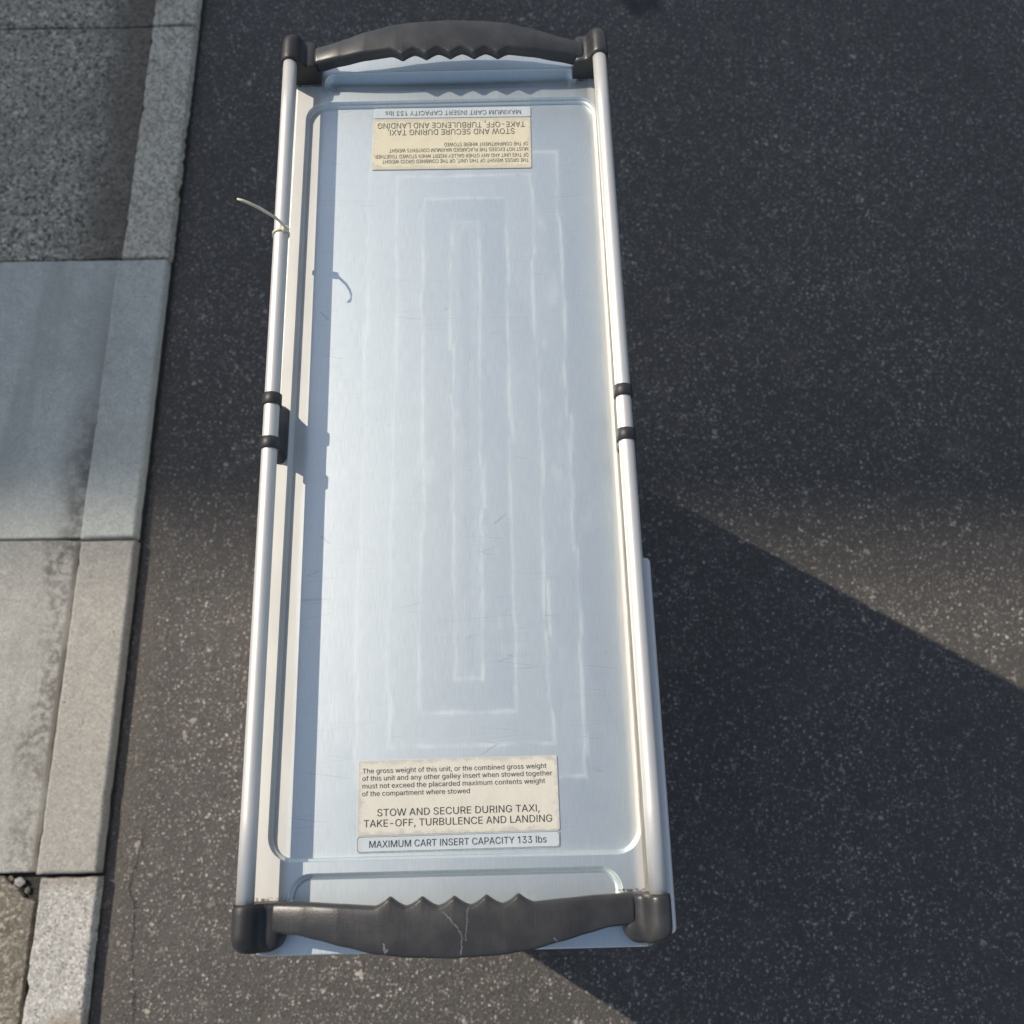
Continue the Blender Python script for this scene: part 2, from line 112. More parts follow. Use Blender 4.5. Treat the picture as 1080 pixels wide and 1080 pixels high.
    'd': (424, [195,-8,151,-2,111,16,79,45,55,84,39,133,34,189,39,245,55,293,79,332,112,361,151,378,196,384,228,381,253,373,272,360,287,346,298,331,306,319,311,319,311,509,372,509,372,0,313,0,313,59,307,59,298,46,287,31,272,17,252,4,227,-5,205,47,236,51,263,65,284,86,299,115,309,150,312,189,309,229,300,263,284,291,263,312,237,325,205,330,172,325,145,311,124,290,108,261,99,227,96,189,99,151,109,117,124,88,145,66,172,51], [[5,4,51],[51,50,5],[6,5,50],[50,49,6],[49,48,6],[7,6,48],[48,47,7],[8,7,47],[45,11,10],[30,31,0],[54,0,31],[43,12,44],[0,54,1],[53,1,54],[11,45,44],[44,12,11],[1,53,2],[3,2,53],[53,52,3],[4,3,52],[51,4,52],[8,47,46],[9,8,46],[46,45,9],[45,10,9],[13,42,14],[32,29,28],[33,32,28],[28,27,33],[27,26,33],[16,15,41],[42,41,15],[14,42,15],[24,23,22],[36,35,24],[24,22,36],[22,37,36],[37,22,38],[22,21,38],[21,19,38],[39,38,19],[19,21,20],[33,26,25],[34,33,25],[25,24,34],[24,35,34],[39,19,40],[19,18,40],[41,40,18],[18,17,41],[16,41,17],[29,32,30],[31,30,32],[42,13,43],[12,43,13]]),
    'e': (404, [212,-8,161,-2,117,16,82,46,56,85,40,132,34,187,39,242,55,290,81,329,115,359,157,378,205,384,236,382,266,374,294,361,319,341,341,315,357,282,368,242,371,194,371,169,75,169,75,221,338,221,310,202,307,237,298,269,283,294,263,314,237,326,205,330,173,326,146,313,125,294,109,270,99,241,96,211,96,178,100,139,110,106,128,80,151,61,179,50,212,46,234,48,254,53,271,61,285,73,297,88,306,105,365,91,353,63,335,39,311,19,283,4,249,-5,308,221,97,221,97,169], [[6,5,22],[22,23,6],[7,6,23],[5,4,39],[22,5,39],[38,37,22],[23,22,37],[25,24,57],[7,23,36],[8,7,36],[36,35,8],[35,9,8],[42,41,2],[34,33,10],[0,43,1],[31,12,32],[11,32,12],[42,2,1],[1,43,42],[32,11,33],[10,33,11],[2,41,3],[41,40,3],[4,3,40],[39,4,40],[9,35,34],[34,10,9],[56,46,45],[46,56,55],[55,47,46],[15,14,29],[30,29,14],[13,30,14],[20,19,24],[18,24,19],[52,51,50],[21,25,38],[21,20,25],[20,24,25],[24,18,26],[27,26,18],[18,17,27],[47,55,54],[48,47,54],[54,53,48],[49,48,53],[53,52,49],[52,50,49],[27,17,28],[17,16,28],[29,28,16],[15,29,16],[56,45,0],[45,44,0],[43,0,44],[37,38,25],[30,13,31],[12,31,13],[22,39,59],[38,22,59],[36,23,58],[24,26,57],[23,37,58],[37,25,57],[37,57,58],[21,38,59]]),
    'f': (254, [228,379,228,327,6,327,6,379,81,0,81,432,84,461,96,486,113,505,135,519,161,527,187,530,207,529,222,527,234,524,243,521,227,468,222,470,215,472,206,473,195,474,171,470,154,460,145,443,142,419,142,0,81,327,81,379,142,379,142,327], [[9,8,22],[29,26,25],[24,23,5],[6,5,23],[7,6,23],[23,22,7],[22,8,7],[11,21,20],[19,12,20],[11,20,12],[17,16,15],[15,14,17],[17,14,18],[14,13,18],[19,18,13],[12,19,13],[9,22,21],[10,9,21],[21,11,10],[27,28,24],[4,25,26],[3,2,27],[2,26,27],[28,27,26],[24,5,27],[1,0,28],[29,1,28],[26,29,28]]),
    'g': (425, [207,-151,168,-148,134,-140,105,-127,82,-110,64,-91,51,-69,101,-41,110,-53,122,-66,136,-78,154,-88,178,-95,207,-97,249,-92,282,-75,304,-47,311,-6,311,68,306,68,298,56,287,41,272,28,252,16,227,8,195,5,152,10,113,27,80,53,55,90,39,136,34,191,39,246,55,293,80,332,112,361,152,378,196,384,228,382,253,373,273,360,288,346,299,331,308,319,313,319,313,379,372,379,372,-9,367,-54,350,-90,324,-117,291,-136,251,-147,205,59,237,63,264,75,285,95,300,121,309,154,312,193,309,231,300,264,285,291,264,312,237,325,205,330,172,325,145,312,124,290,109,262,99,229,96,193,99,155,109,123,124,96,145,76,172,63], [[8,7,5],[6,5,7],[30,29,73],[73,72,30],[31,30,72],[72,71,31],[71,70,31],[32,31,70],[70,69,32],[33,32,69],[26,75,27],[11,1,12],[25,53,76],[65,37,66],[36,66,37],[1,11,2],[10,2,11],[25,76,26],[75,26,76],[66,36,67],[2,10,3],[4,3,10],[10,9,4],[5,4,9],[8,5,9],[27,75,28],[75,74,28],[29,28,74],[73,29,74],[33,69,68],[34,33,68],[68,67,34],[35,34,67],[67,36,35],[13,0,52],[52,14,13],[23,54,24],[55,22,21],[40,63,41],[54,23,22],[22,55,54],[63,40,64],[40,39,64],[38,64,39],[48,47,17],[18,17,47],[47,46,59],[45,44,46],[49,48,16],[48,17,16],[58,57,18],[18,47,58],[47,59,58],[59,46,60],[46,44,60],[61,60,44],[14,52,51],[15,14,51],[51,50,15],[50,49,15],[49,16,15],[55,21,20],[56,55,20],[20,19,56],[19,18,56],[18,57,56],[61,44,62],[44,43,62],[63,62,43],[43,42,63],[41,63,42],[12,1,0],[0,13,12],[53,25,24],[24,54,53],[64,38,65],[37,65,38]]),
    'h': (410, [114,227,114,0,53,0,53,509,114,509,114,287,102,287,124,332,152,362,187,379,227,384,264,380,295,369,321,349,341,321,353,285,357,240,357,0,296,0,296,235,290,275,273,304,246,323,210,329,184,326,161,317,141,303,126,283,117,257,114,311], [[3,2,6],[1,0,2],[6,2,0],[25,24,8],[26,25,7],[25,8,7],[6,0,28],[5,6,28],[28,27,5],[27,26,5],[26,7,5],[3,6,4],[9,23,10],[10,23,22],[22,11,10],[19,18,17],[17,16,19],[19,16,20],[16,15,20],[15,14,20],[21,20,14],[14,13,21],[13,12,21],[22,21,12],[11,22,12],[23,9,24],[8,24,9],[5,7,29],[6,5,29],[4,6,29]]),
    'i': (167, [53,0,53,379,114,379,114,0,84,443,67,446,54,455,44,468,41,483,44,499,54,512,67,521,84,524,100,521,114,512,123,499,126,483,123,468,114,455,100,446], [[10,6,5],[5,11,10],[8,7,6],[6,10,8],[9,8,10],[12,19,13],[17,16,18],[14,18,16],[16,15,14],[18,14,19],[13,19,14],[1,0,3],[3,2,1],[19,12,4],[5,4,12],[11,5,12]]),
    'l': (189, [62,0,127,0,127,530,62,530], [[3,0,1],[1,2,3]]),
    'm': (610, [53,0,53,379,112,379,112,295,108,295,118,323,132,346,151,363,172,376,195,384,219,386,257,380,287,361,309,331,321,295,312,295,322,321,337,343,357,361,381,375,407,383,437,386,468,383,497,372,522,354,541,328,553,296,557,255,557,0,496,0,496,254,490,289,473,313,447,326,419,330,395,328,374,320,358,307,345,290,338,270,335,247,335,0,274,0,274,260,269,288,253,311,229,326,199,330,178,328,158,320,140,307,126,289,117,266,114,238,114,0,112,308,317,307], [[50,6,5],[0,54,53],[1,0,53],[4,1,53],[53,52,4],[3,4,52],[52,51,3],[51,50,3],[50,5,3],[1,4,2],[46,10,47],[9,47,10],[8,48,47],[47,9,8],[45,44,13],[13,12,45],[45,12,46],[12,11,46],[10,46,11],[6,50,49],[7,6,49],[49,48,7],[48,8,7],[14,15,39],[35,20,19],[36,35,18],[35,19,18],[14,39,38],[16,14,38],[38,37,16],[17,16,37],[37,36,17],[36,18,17],[21,34,33],[21,33,22],[28,27,30],[27,26,30],[28,30,29],[30,26,31],[26,25,31],[32,31,25],[25,24,32],[24,23,32],[33,32,23],[22,33,23],[20,35,34],[34,21,20],[41,40,42],[43,42,40],[40,39,43],[39,15,43],[44,43,15],[13,44,15],[15,14,56],[3,5,55],[4,3,55],[2,4,55],[14,16,56],[13,15,56]]),
    'n': (410, [114,227,114,0,53,0,53,379,112,379,112,287,102,287,124,332,152,362,187,379,227,384,264,380,295,369,321,349,341,321,353,285,357,240,357,0,296,0,296,235,290,275,273,304,246,323,210,329,184,326,161,317,141,303,126,283,117,257,112,308], [[1,0,2],[3,2,0],[6,3,0],[25,24,8],[26,25,7],[25,8,7],[6,0,28],[5,6,28],[28,27,5],[27,26,5],[26,7,5],[3,6,4],[9,23,10],[10,23,22],[22,11,10],[19,18,17],[17,16,19],[19,16,20],[16,15,20],[15,14,20],[21,20,14],[14,13,21],[13,12,21],[22,21,12],[11,22,12],[23,9,24],[8,24,9],[5,7,29],[6,5,29],[4,6,29]]),
    'o': (415, [207,-8,159,-2,117,16,82,46,56,85,40,133,34,187,40,243,56,291,82,330,117,360,159,378,207,384,256,378,299,360,333,330,359,291,376,243,381,187,376,133,359,85,333,46,299,16,256,-2,207,46,242,51,270,66,292,89,307,117,316,151,319,187,316,224,307,258,292,287,270,310,242,325,207,330,173,325,145,310,124,287,108,258,99,224,96,187,99,151,108,117,124,89,145,66,173,51], [[5,4,44],[44,43,5],[6,5,43],[43,42,6],[42,41,6],[7,6,41],[41,40,7],[8,7,40],[0,24,1],[47,1,24],[1,47,2],[46,2,47],[10,38,37],[37,11,10],[2,46,3],[46,45,3],[4,3,45],[44,4,45],[8,40,39],[9,8,39],[39,38,9],[38,10,9],[36,35,13],[12,36,13],[25,23,22],[22,26,25],[34,14,35],[13,35,14],[20,19,28],[29,28,19],[19,18,29],[30,29,18],[31,30,18],[18,17,31],[32,31,17],[17,16,32],[26,22,21],[27,26,21],[21,20,27],[20,28,27],[32,16,33],[16,15,33],[34,33,15],[14,34,15],[24,0,23],[23,25,24],[11,37,36],[36,12,11]]),
    'p': (424, [53,-143,53,379,112,379,112,319,118,319,126,331,137,346,152,360,171,373,197,381,229,384,274,378,313,361,345,332,370,293,385,245,390,189,385,133,370,84,346,45,313,16,274,-2,229,-8,198,-5,173,4,153,17,138,31,127,46,118,59,114,59,114,-143,220,47,253,51,279,66,301,88,316,117,325,151,328,189,325,227,316,261,301,290,280,311,253,325,220,330,188,325,161,312,140,291,125,263,116,229,113,189,116,150,125,115,140,86,162,65,188,51], [[1,3,2],[50,29,51],[29,50,0],[1,0,50],[49,1,50],[1,49,48],[3,1,48],[48,47,3],[24,54,25],[53,25,54],[25,53,26],[27,26,53],[6,5,45],[7,6,45],[45,44,7],[44,8,7],[0,30,29],[27,53,28],[53,52,28],[29,28,52],[51,29,52],[3,47,46],[4,3,46],[46,45,4],[45,5,4],[31,23,22],[22,32,31],[43,10,9],[11,42,41],[32,22,21],[21,33,32],[10,43,42],[42,11,10],[18,17,35],[36,35,17],[17,16,36],[37,36,16],[38,37,16],[16,15,38],[39,38,15],[15,14,39],[33,21,20],[20,19,33],[34,33,19],[19,18,34],[18,35,34],[39,14,40],[14,13,40],[41,40,13],[13,12,41],[11,41,12],[54,24,23],[23,31,54],[43,9,44],[8,44,9]]),
    'r': (259, [53,0,53,379,112,379,112,321,115,321,130,347,152,367,181,380,213,385,221,385,229,384,237,384,243,384,243,322,239,323,230,324,219,325,207,326,182,323,159,315,140,301,126,284,117,262,114,237,114,0], [[24,23,0],[1,0,23],[1,3,2],[4,21,20],[1,23,22],[3,1,22],[22,21,3],[21,4,3],[8,17,16],[7,18,17],[17,8,7],[13,12,14],[11,14,12],[14,11,15],[10,15,11],[15,10,16],[10,9,16],[8,16,9],[4,20,19],[5,4,19],[6,5,19],[19,18,6],[18,7,6]]),
    's': (365, [182,-8,145,-5,112,3,84,18,62,38,45,63,36,94,94,107,105,79,124,60,150,49,181,45,217,50,244,62,262,81,268,103,265,121,254,136,237,147,212,155,149,170,104,186,72,208,53,237,47,274,51,305,65,332,87,354,115,370,149,381,187,384,223,381,254,372,279,358,299,339,314,316,324,290,268,277,258,298,243,316,219,328,187,333,156,329,131,317,114,299,109,277,112,258,124,243,144,232,172,223,229,209,275,194,306,171,325,142,331,107,326,75,312,47,290,24,260,6,223,-5], [[3,8,4],[5,4,8],[8,7,5],[6,5,7],[25,24,45],[0,11,1],[10,1,11],[20,49,48],[28,43,42],[42,29,28],[1,10,2],[10,9,2],[3,2,9],[8,3,9],[20,48,21],[48,47,21],[22,21,47],[47,46,22],[23,22,46],[24,23,46],[45,24,46],[25,45,44],[26,25,44],[27,26,44],[44,43,27],[43,28,27],[40,31,41],[30,41,31],[12,59,58],[58,13,12],[18,50,19],[39,32,40],[31,40,32],[14,57,56],[56,55,14],[15,14,55],[55,54,15],[16,15,54],[54,53,16],[53,52,16],[36,35,37],[13,58,57],[57,14,13],[16,52,17],[52,51,17],[18,17,51],[50,18,51],[37,35,38],[35,34,38],[39,38,34],[34,33,39],[32,39,33],[11,0,59],[59,12,11],[49,20,19],[19,50,49],[29,42,41],[41,30,29]]),
    't': (227, [204,379,204,327,6,327,6,379,65,471,126,471,126,98,128,76,136,61,150,53,170,50,177,50,185,51,194,52,202,54,213,2,203,-1,192,-3,180,-4,168,-4,125,2,92,21,72,52,65,93,126,379,126,327,65,327,65,379], [[9,8,20],[20,8,21],[22,21,8],[8,7,22],[23,22,7],[7,6,23],[25,26,6],[10,19,18],[11,10,18],[18,17,11],[17,12,11],[13,16,15],[14,13,15],[12,17,16],[16,13,12],[9,20,19],[19,10,9],[24,27,25],[5,4,24],[1,0,24],[25,1,24],[23,6,26],[3,2,26],[27,3,26],[26,25,27],[27,24,4]]),
    'u': (410, [182,-5,146,-1,115,11,89,31,69,59,57,95,53,139,53,379,114,379,114,144,119,105,137,75,164,56,200,50,226,53,249,62,268,77,283,97,293,122,296,153,296,379,357,379,357,0,298,0,298,92,307,92,286,47,257,17,222,0,298,72], [[6,5,9],[7,6,9],[9,8,7],[12,1,0],[0,13,12],[1,12,2],[11,2,12],[2,11,3],[4,3,11],[11,10,4],[5,4,10],[9,5,10],[14,28,27],[15,14,27],[27,26,15],[26,16,15],[24,25,18],[19,18,25],[25,22,19],[22,21,19],[20,19,21],[22,25,23],[16,26,24],[17,16,24],[24,18,17],[13,0,28],[28,14,13],[24,26,29],[25,24,29],[23,25,29]]),
    'w': (567, [138,0,23,379,87,379,133,214,143,177,154,137,165,91,175,41,165,41,175,90,186,135,196,176,206,214,252,379,316,379,362,214,371,176,382,136,392,91,402,41,391,41,402,90,413,135,423,176,434,214,480,379,545,379,429,0,368,0,319,172,312,198,305,225,297,252,291,280,284,309,277,338,291,338,284,309,277,280,270,252,263,225,255,198,248,172,199,0,170,65,397,67,284,309], [[3,0,4],[0,3,1],[2,1,3],[8,7,44],[8,6,0],[6,5,0],[4,0,5],[42,12,11],[35,38,46],[12,42,41],[41,40,12],[40,39,12],[39,38,12],[38,35,12],[13,12,35],[8,0,43],[7,8,43],[9,7,43],[43,42,9],[10,9,42],[42,11,10],[37,33,36],[16,15,29],[30,29,15],[30,15,31],[32,31,15],[33,32,15],[15,14,33],[36,33,14],[20,19,45],[23,22,27],[25,24,26],[26,24,27],[23,27,24],[21,19,27],[27,22,21],[27,19,28],[19,20,28],[20,18,28],[29,28,18],[18,17,29],[16,29,17],[33,37,34],[35,46,37],[37,36,35],[13,35,36],[36,14,13],[7,9,44],[6,8,44],[19,21,45],[18,20,45],[34,37,46]]),
    'x': (379, [21,0,171,218,171,171,29,379,100,379,147,306,164,279,179,253,193,229,207,206,175,206,190,229,202,253,216,279,233,306,282,379,352,379,209,169,209,214,358,0,287,0,231,85,214,112,200,136,187,159,173,182,205,182,191,159,178,136,165,112,148,85,91,0,155,194,191,232,224,192,189,155], [[0,31,30],[4,3,5],[1,2,25],[25,10,1],[28,24,2],[25,2,24],[1,10,11],[11,7,1],[28,2,29],[30,29,2],[0,30,2],[2,1,32],[5,3,1],[6,5,1],[1,7,6],[9,26,17],[17,18,9],[27,23,17],[17,26,27],[9,18,8],[12,8,18],[20,19,21],[16,15,14],[17,23,22],[22,21,17],[21,19,17],[17,19,34],[18,17,34],[16,14,18],[14,13,18],[12,18,13],[27,24,35],[27,26,24],[25,24,26],[10,25,26],[26,9,10],[9,8,10],[11,10,8],[11,8,33],[1,3,32],[0,2,32],[8,12,33],[7,11,33],[16,18,34],[24,28,35],[23,27,35]]),
    'y': (389, [47,-139,61,-86,71,-87,88,-90,104,-89,118,-84,130,-74,141,-58,151,-36,163,-1,17,379,84,379,165,155,177,121,187,87,196,53,206,21,184,21,193,53,202,87,212,121,224,155,305,379,371,379,204,-58,191,-85,177,-107,159,-124,139,-136,117,-143,91,-145,77,-145,65,-143,54,-141,195,58], [[33,1,0],[2,32,31],[32,2,33],[1,33,2],[29,4,30],[3,30,4],[4,29,28],[28,5,4],[30,3,31],[2,31,3],[14,13,9],[22,21,23],[23,21,16],[20,16,21],[23,16,24],[19,15,16],[16,20,19],[24,16,9],[17,9,16],[16,15,17],[15,18,17],[9,17,18],[14,9,18],[18,15,34],[5,28,27],[6,5,27],[27,26,6],[7,6,26],[26,25,7],[25,24,7],[8,7,24],[24,9,8],[9,13,12],[11,10,12],[12,10,9],[15,19,34],[14,18,34]]),
}

# ------------------------------------------------------------------ node helpers
class NT:
    def __init__(s, name):
        s.m = bpy.data.materials.new(name); s.m.use_nodes = True
        s.t = s.m.node_tree; s.n = s.t.nodes; s.l = s.t.links
        s.b = s.n['Principled BSDF']; s.tc = s.n.new('ShaderNodeTexCoord')
        s.geo = s.n.new('ShaderNodeNewGeometry')
    def put(s, sock, v):
        if hasattr(v, 'is_output'): s.l.new(v, sock)
        elif v is not None:
            if hasattr(sock.default_value, '__len__') and len(sock.default_value) == 4 and len(v) == 3: v = (*v, 1)
            sock.default_value = v
    def math(s, op, a, b=None, c=None, clamp=False):
        n = s.n.new('ShaderNodeMath'); n.operation = op; n.use_clamp = clamp
        for i, v in enumerate((a, b, c)):
            if v is not None: s.put(n.inputs[i], v)
        return n.outputs[0]
    def map(s, vec, scale=(1, 1, 1), loc=(0, 0, 0), rot=(0, 0, 0)):
        n = s.n.new('ShaderNodeMapping'); s.l.new(vec, n.inputs[0])
        n.inputs['Scale'].default_value = scale; n.inputs['Location'].default_value = loc; n.inputs['Rotation'].default_value = rot
        return n.outputs[0]
    def noise(s, vec, scale, detail=4, rough=.55, col=False, dist=0):
        n = s.n.new('ShaderNodeTexNoise'); s.l.new(vec, n.inputs['Vector'])
        n.inputs['Scale'].default_value = scale; n.inputs['Detail'].default_value = detail; n.inputs['Roughness'].default_value = rough
        n.inputs['Distortion'].default_value = dist
        return n.outputs['Color' if col else 'Fac']
    def vor(s, vec, scale, out='Color', feature='F1', rand=1):
        n = s.n.new('ShaderNodeTexVoronoi'); n.feature = feature; s.l.new(vec, n.inputs['Vector'])
        n.inputs['Scale'].default_value = scale; n.inputs['Randomness'].default_value = rand
        return n.outputs[out]
    def ramp(s, fac, stops, interp='LINEAR'):
        n = s.n.new('ShaderNodeValToRGB'); s.l.new(fac, n.inputs[0]); n.color_ramp.interpolation = interp
        e = n.color_ramp.elements
        while len(e) < len(stops): e.new(.5)
        for k, (p, c) in enumerate(stops):
            e[k].position = p
            e[k].color = (c, c, c, 1) if not hasattr(c, '__len__') else (*c, 1)
        return n.outputs[0]
    def mix(s, fac, a, b, mode='MIX'):
        n = s.n.new('ShaderNodeMix'); n.data_type = 'RGBA'; n.blend_type = mode
        s.put(n.inputs[0], fac); s.put(n.inputs[6], a); s.put(n.inputs[7], b)
        return n.outputs[2]
    def sep(s, v):
        n = s.n.new('ShaderNodeSeparateXYZ'); s.l.new(v, n.inputs[0]); return n.outputs
    def comb(s, x, y, z=0.0):
        n = s.n.new('ShaderNodeCombineXYZ')
        for i, v in enumerate((x, y, z)): s.put(n.inputs[i], v)
        return n.outputs[0]
    def bump(s, h, strength=.5, dist=.001, prev=None):
        n = s.n.new('ShaderNodeBump'); s.l.new(h, n.inputs['Height'])
        n.inputs['Strength'].default_value = strength; n.inputs['Distance'].default_value = dist
        if prev is not None: s.l.new(prev, n.inputs['Normal'])
        return n.outputs[0]
    def step(s, v, lo, hi, a=0.0, b=1.0):
        n = s.n.new('ShaderNodeMapRange'); n.interpolation_type = 'SMOOTHSTEP'
        for i, x in enumerate((v, lo, hi, a, b)): s.put(n.inputs[i], x)
        return n.outputs[0]
    def out(s, col=None, rough=None, metal=None, normal=None, spec=None):
        for k, v in (('Base Color', col), ('Roughness', rough), ('Metallic', metal), ('Normal', normal), ('Specular IOR Level', spec)):
            if v is not None: s.put(s.b.inputs[k], v)
        return s.m

def seg_dist(n, x, y, a, b):
    """distance from (x, y) to the segment a-b, as nodes"""
    dx, dy = b[0]-a[0], b[1]-a[1]; L2 = dx*dx+dy*dy
    px = n.math('SUBTRACT', x, a[0]); py = n.math('SUBTRACT', y, a[1])
    t = n.math('DIVIDE', n.math('ADD', n.math('MULTIPLY', px, dx), n.math('MULTIPLY', py, dy)), L2, clamp=True)
    ex = n.math('SUBTRACT', px, n.math('MULTIPLY', t, dx)); ey = n.math('SUBTRACT', py, n.math('MULTIPLY', t, dy))
    return n.math('SQRT', n.math('ADD', n.math('MULTIPLY', ex, ex), n.math('MULTIPLY', ey, ey)))

def polyline_mask(n, x, y, pts, w):
    d = None
    for a, b in zip(pts, pts[1:]):
        q = seg_dist(n, x, y, a, b)
        d = q if d is None else n.math('MINIMUM', d, q)
    return n.step(d, w*.5, w, 1.0, 0.0)

# ------------------------------------------------------------------ materials
def brushed_metal(name, tray=False, base=(.695, .75, .745), rough=.45, aniso=.37, metal=.92):
    n = NT(name); P = n.tc.outputs['Object']
    fine = n.noise(n.map(P, (1300, 70, 70)), 1, 3, .6)
    fine2 = n.noise(n.map(P, (2600, 60, 60), (3, 1, 0)), 1, 2, .6)
    wide = n.noise(n.map(P, (26, 6, 6)), 1, 5, .6)
    spots = n.noise(P, 160, 3, .7)
    col = n.mix(n.step(fine, .3, .7), tuple(c*.93 for c in base), base)
    col = n.mix(n.step(wide, .42, .72, 0, .22), col, tuple(c*.88 for c in base))
    r = n.math('ADD', n.math('MULTIPLY', n.math('SUBTRACT', fine, .5), .05), rough)
    r = n.math('ADD', r, n.math('MULTIPLY', n.math('SUBTRACT', wide, .5), .05))
    dirt = n.math('MULTIPLY', n.step(spots, .66, .80), n.step(n.noise(P, 22, 3), .5, .7))
    col = n.mix(n.math('MULTIPLY', dirt, .35), col, (.22, .19, .16))
    h = n.math('ADD', n.math('MULTIPLY', fine, .6), n.math('MULTIPLY', fine2, .25))
    if tray:
        x, y, z = n.sep(P)
        # nested rectangles of tape residue left by a peeled film
        wob = n.noise(n.map(P, (70, 45, 1)), 1, 4, .65, col=True); ws = n.sep(wob)
        blk = n.sep(n.vor(n.map(P, (34, 13, 1)), 1, 'Color'))
        xw = n.math('ADD', n.math('SUBTRACT', x, .0115), n.math('MULTIPLY', n.math('SUBTRACT', ws[0], .5), .0030))
        xw = n.math('ADD', xw, n.math('MULTIPLY', n.math('SUBTRACT', blk[0], .5), .0042))
        yw = n.math('ADD', y, n.math('MULTIPLY', n.math('SUBTRACT', ws[1], .5), .0030))
        ax = n.math('ABSOLUTE', xw); ay = n.math('SUBTRACT', n.math('ABSOLUTE', n.math('SUBTRACT', yw, .002)), .2)
        d = n.math('MAXIMUM', ax, ay)
        ph = n.math('DIVIDE', n.math('SUBTRACT', d, .0125), .0256)
        broken0 = n.noise(n.map(P, (60, 24, 1), (1, 4, 0)), 1, 4, .7)
        fr = n.math('ABSOLUTE', n.math('SUBTRACT', ph, n.math('ROUND', ph)))
        ln = n.step(fr, .02, n.math('ADD', .05, n.math('MULTIPLY', broken0, .09)), 1.0, 0.0)
        soft = n.step(fr, .0, .30, 1.0, 0.0)
        ok = n.math('MULTIPLY', n.math('GREATER_THAN', ph, -.35), n.math('LESS_THAN', ph, 3.4))
        broken = n.step(n.noise(n.map(P, (44, 16, 1), (5, 2, 0)), 1, 5, .7), .38, .64)
        ln = n.math('MULTIPLY', n.math('MULTIPLY', ln, ok), n.math('ADD', n.math('MULTIPLY', broken, .75), .25))
        soft = n.math('MULTIPLY', n.math('MULTIPLY', soft, ok), broken)
        glue = n.math('ADD', n.math('MULTIPLY', ln, .15), n.math('MULTIPLY', soft, .045), clamp=True)
        tone = n.n.new('ShaderNodeTexWhiteNoise'); tone.noise_dimensions = '1D'; n.l.new(n.math('ROUND', n.math('ADD', ph, .5)), tone.inputs['W'])
        glue = n.math('ADD', glue, n.math('MULTIPLY', n.math('ADD', n.math('MULTIPLY', tone.outputs[0], ok), n.math('MULTIPLY', blk[1], .5)), .065), clamp=True)
        smear = n.math('MULTIPLY', n.step(n.noise(n.map(P, (30, 10, 1), (9, 0, 0)), 1, 6, .7), .55, .75), .12)
        glue = n.math('ADD', glue, smear, clamp=True)
        # fine cross scratches
        def scr(rot, sc, loc):
            v = n.map(P, (sc*.05, sc, 1), loc, (0, 0, rot))
            w = n.map(n.comb(*n.sep(v)[:2]), (1, 1, 1))
            dd = n.vor(w, 1, 'Distance', 'DISTANCE_TO_EDGE')
            return dd
        sm = None
        for rot, sc, loc, lim in ((.25, 95, (0, 0, 0), .008), (-.5, 80, (3, 7, 0), .007), (1.25, 70, (8, 2, 0), .006)):
            k = n.step(scr(rot, sc, loc), lim*.4, lim, 1.0, 0.0)
            k = n.math('MULTIPLY', k, n.math('MULTIPLY', n.step(n.noise(n.map(P, (14, 14, 1), loc), 1, 3), .55, .66), n.step(n.math('ABSOLUTE', x), .12, .132, 1.0, 0.0)))
            sm = k if sm is None else n.math('MAXIMUM', sm, k)
        col = n.mix(n.math('MULTIPLY', sm, .28), col, (.30, .29, .28))
        n.put(n.b.inputs['Base Color'], col)
        ax2, ay2 = n.math('ABSOLUTE', x), n.math('ABSOLUTE', y)
        # the long edges are oxidised to a dull, matt aluminium
        ew = n.math('ADD', ax2, n.math('MULTIPLY', n.math('SUBTRACT', n.noise(n.map(P, (40, 7, 1), (2, 6, 0)), 1, 5, .65), .5), .008))
        dull = n.step(n.math('SUBTRACT', ew, n.math('MULTIPLY', n.math('GREATER_THAN', x, 0.0), .0085)), .1225, .1300)
        col = n.mix(dull, col, n.mix(n.step(wide, .35, .7), (.54, .53, .49), (.62, .61, .57)))
        n.put(n.b.inputs['Base Color'], col)
        gr = n.step(n.math('ABSOLUTE', n.math('SUBTRACT', n.math('ADD', ay2, n.math('MULTIPLY', n.math('SUBTRACT', n.noise(P, 300, 3), .5), .003)), .3690)), .0004, .0016, 1.0, 0.0)
        gr = n.math('MULTIPLY', n.math('MULTIPLY', gr, n.step(ax2, .116, .124)), n.step(n.noise(P, 420, 3), .42, .6))
        col = n.mix(n.math('MULTIPLY', gr, .9), col, (.10, .065, .045))
        n.put(n.b.inputs['Base Color'], col)
        # grimy brown door-side rim, its colour also darkened against light bounced off the rail
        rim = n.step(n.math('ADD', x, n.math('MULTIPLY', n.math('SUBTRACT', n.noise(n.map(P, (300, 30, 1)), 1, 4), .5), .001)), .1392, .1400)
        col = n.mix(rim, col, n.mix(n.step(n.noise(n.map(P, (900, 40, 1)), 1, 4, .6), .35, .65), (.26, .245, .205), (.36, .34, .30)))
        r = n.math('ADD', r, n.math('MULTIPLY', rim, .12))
        r = n.math('ADD', r, n.math('MULTIPLY', dull, .15))
        metal = n.math('SUBTRACT', n.math('SUBTRACT', n.math('SUBTRACT', .92, n.math('MULTIPLY', dull, .45)), n.math('MULTIPLY', rim, .30)), n.math('MULTIPLY', glue, 1.0), clamp=True)
        r = n.math('ADD', r, n.math('MULTIPLY', glue, .15))
        h = n.math('ADD', h, n.math('MULTIPLY', n.noise(P, 30, 2), 1.6))
    nm = n.bump(h, .085, .0006)
    tv = n.n.new('ShaderNodeCombineXYZ'); tv.inputs[1].default_value = 1
    n.l.new(tv.outputs[0], n.b.inputs['Tangent'])
    n.b.inputs['Anisotropic'].default_value = aniso
    return n.out(col, r, metal, nm)

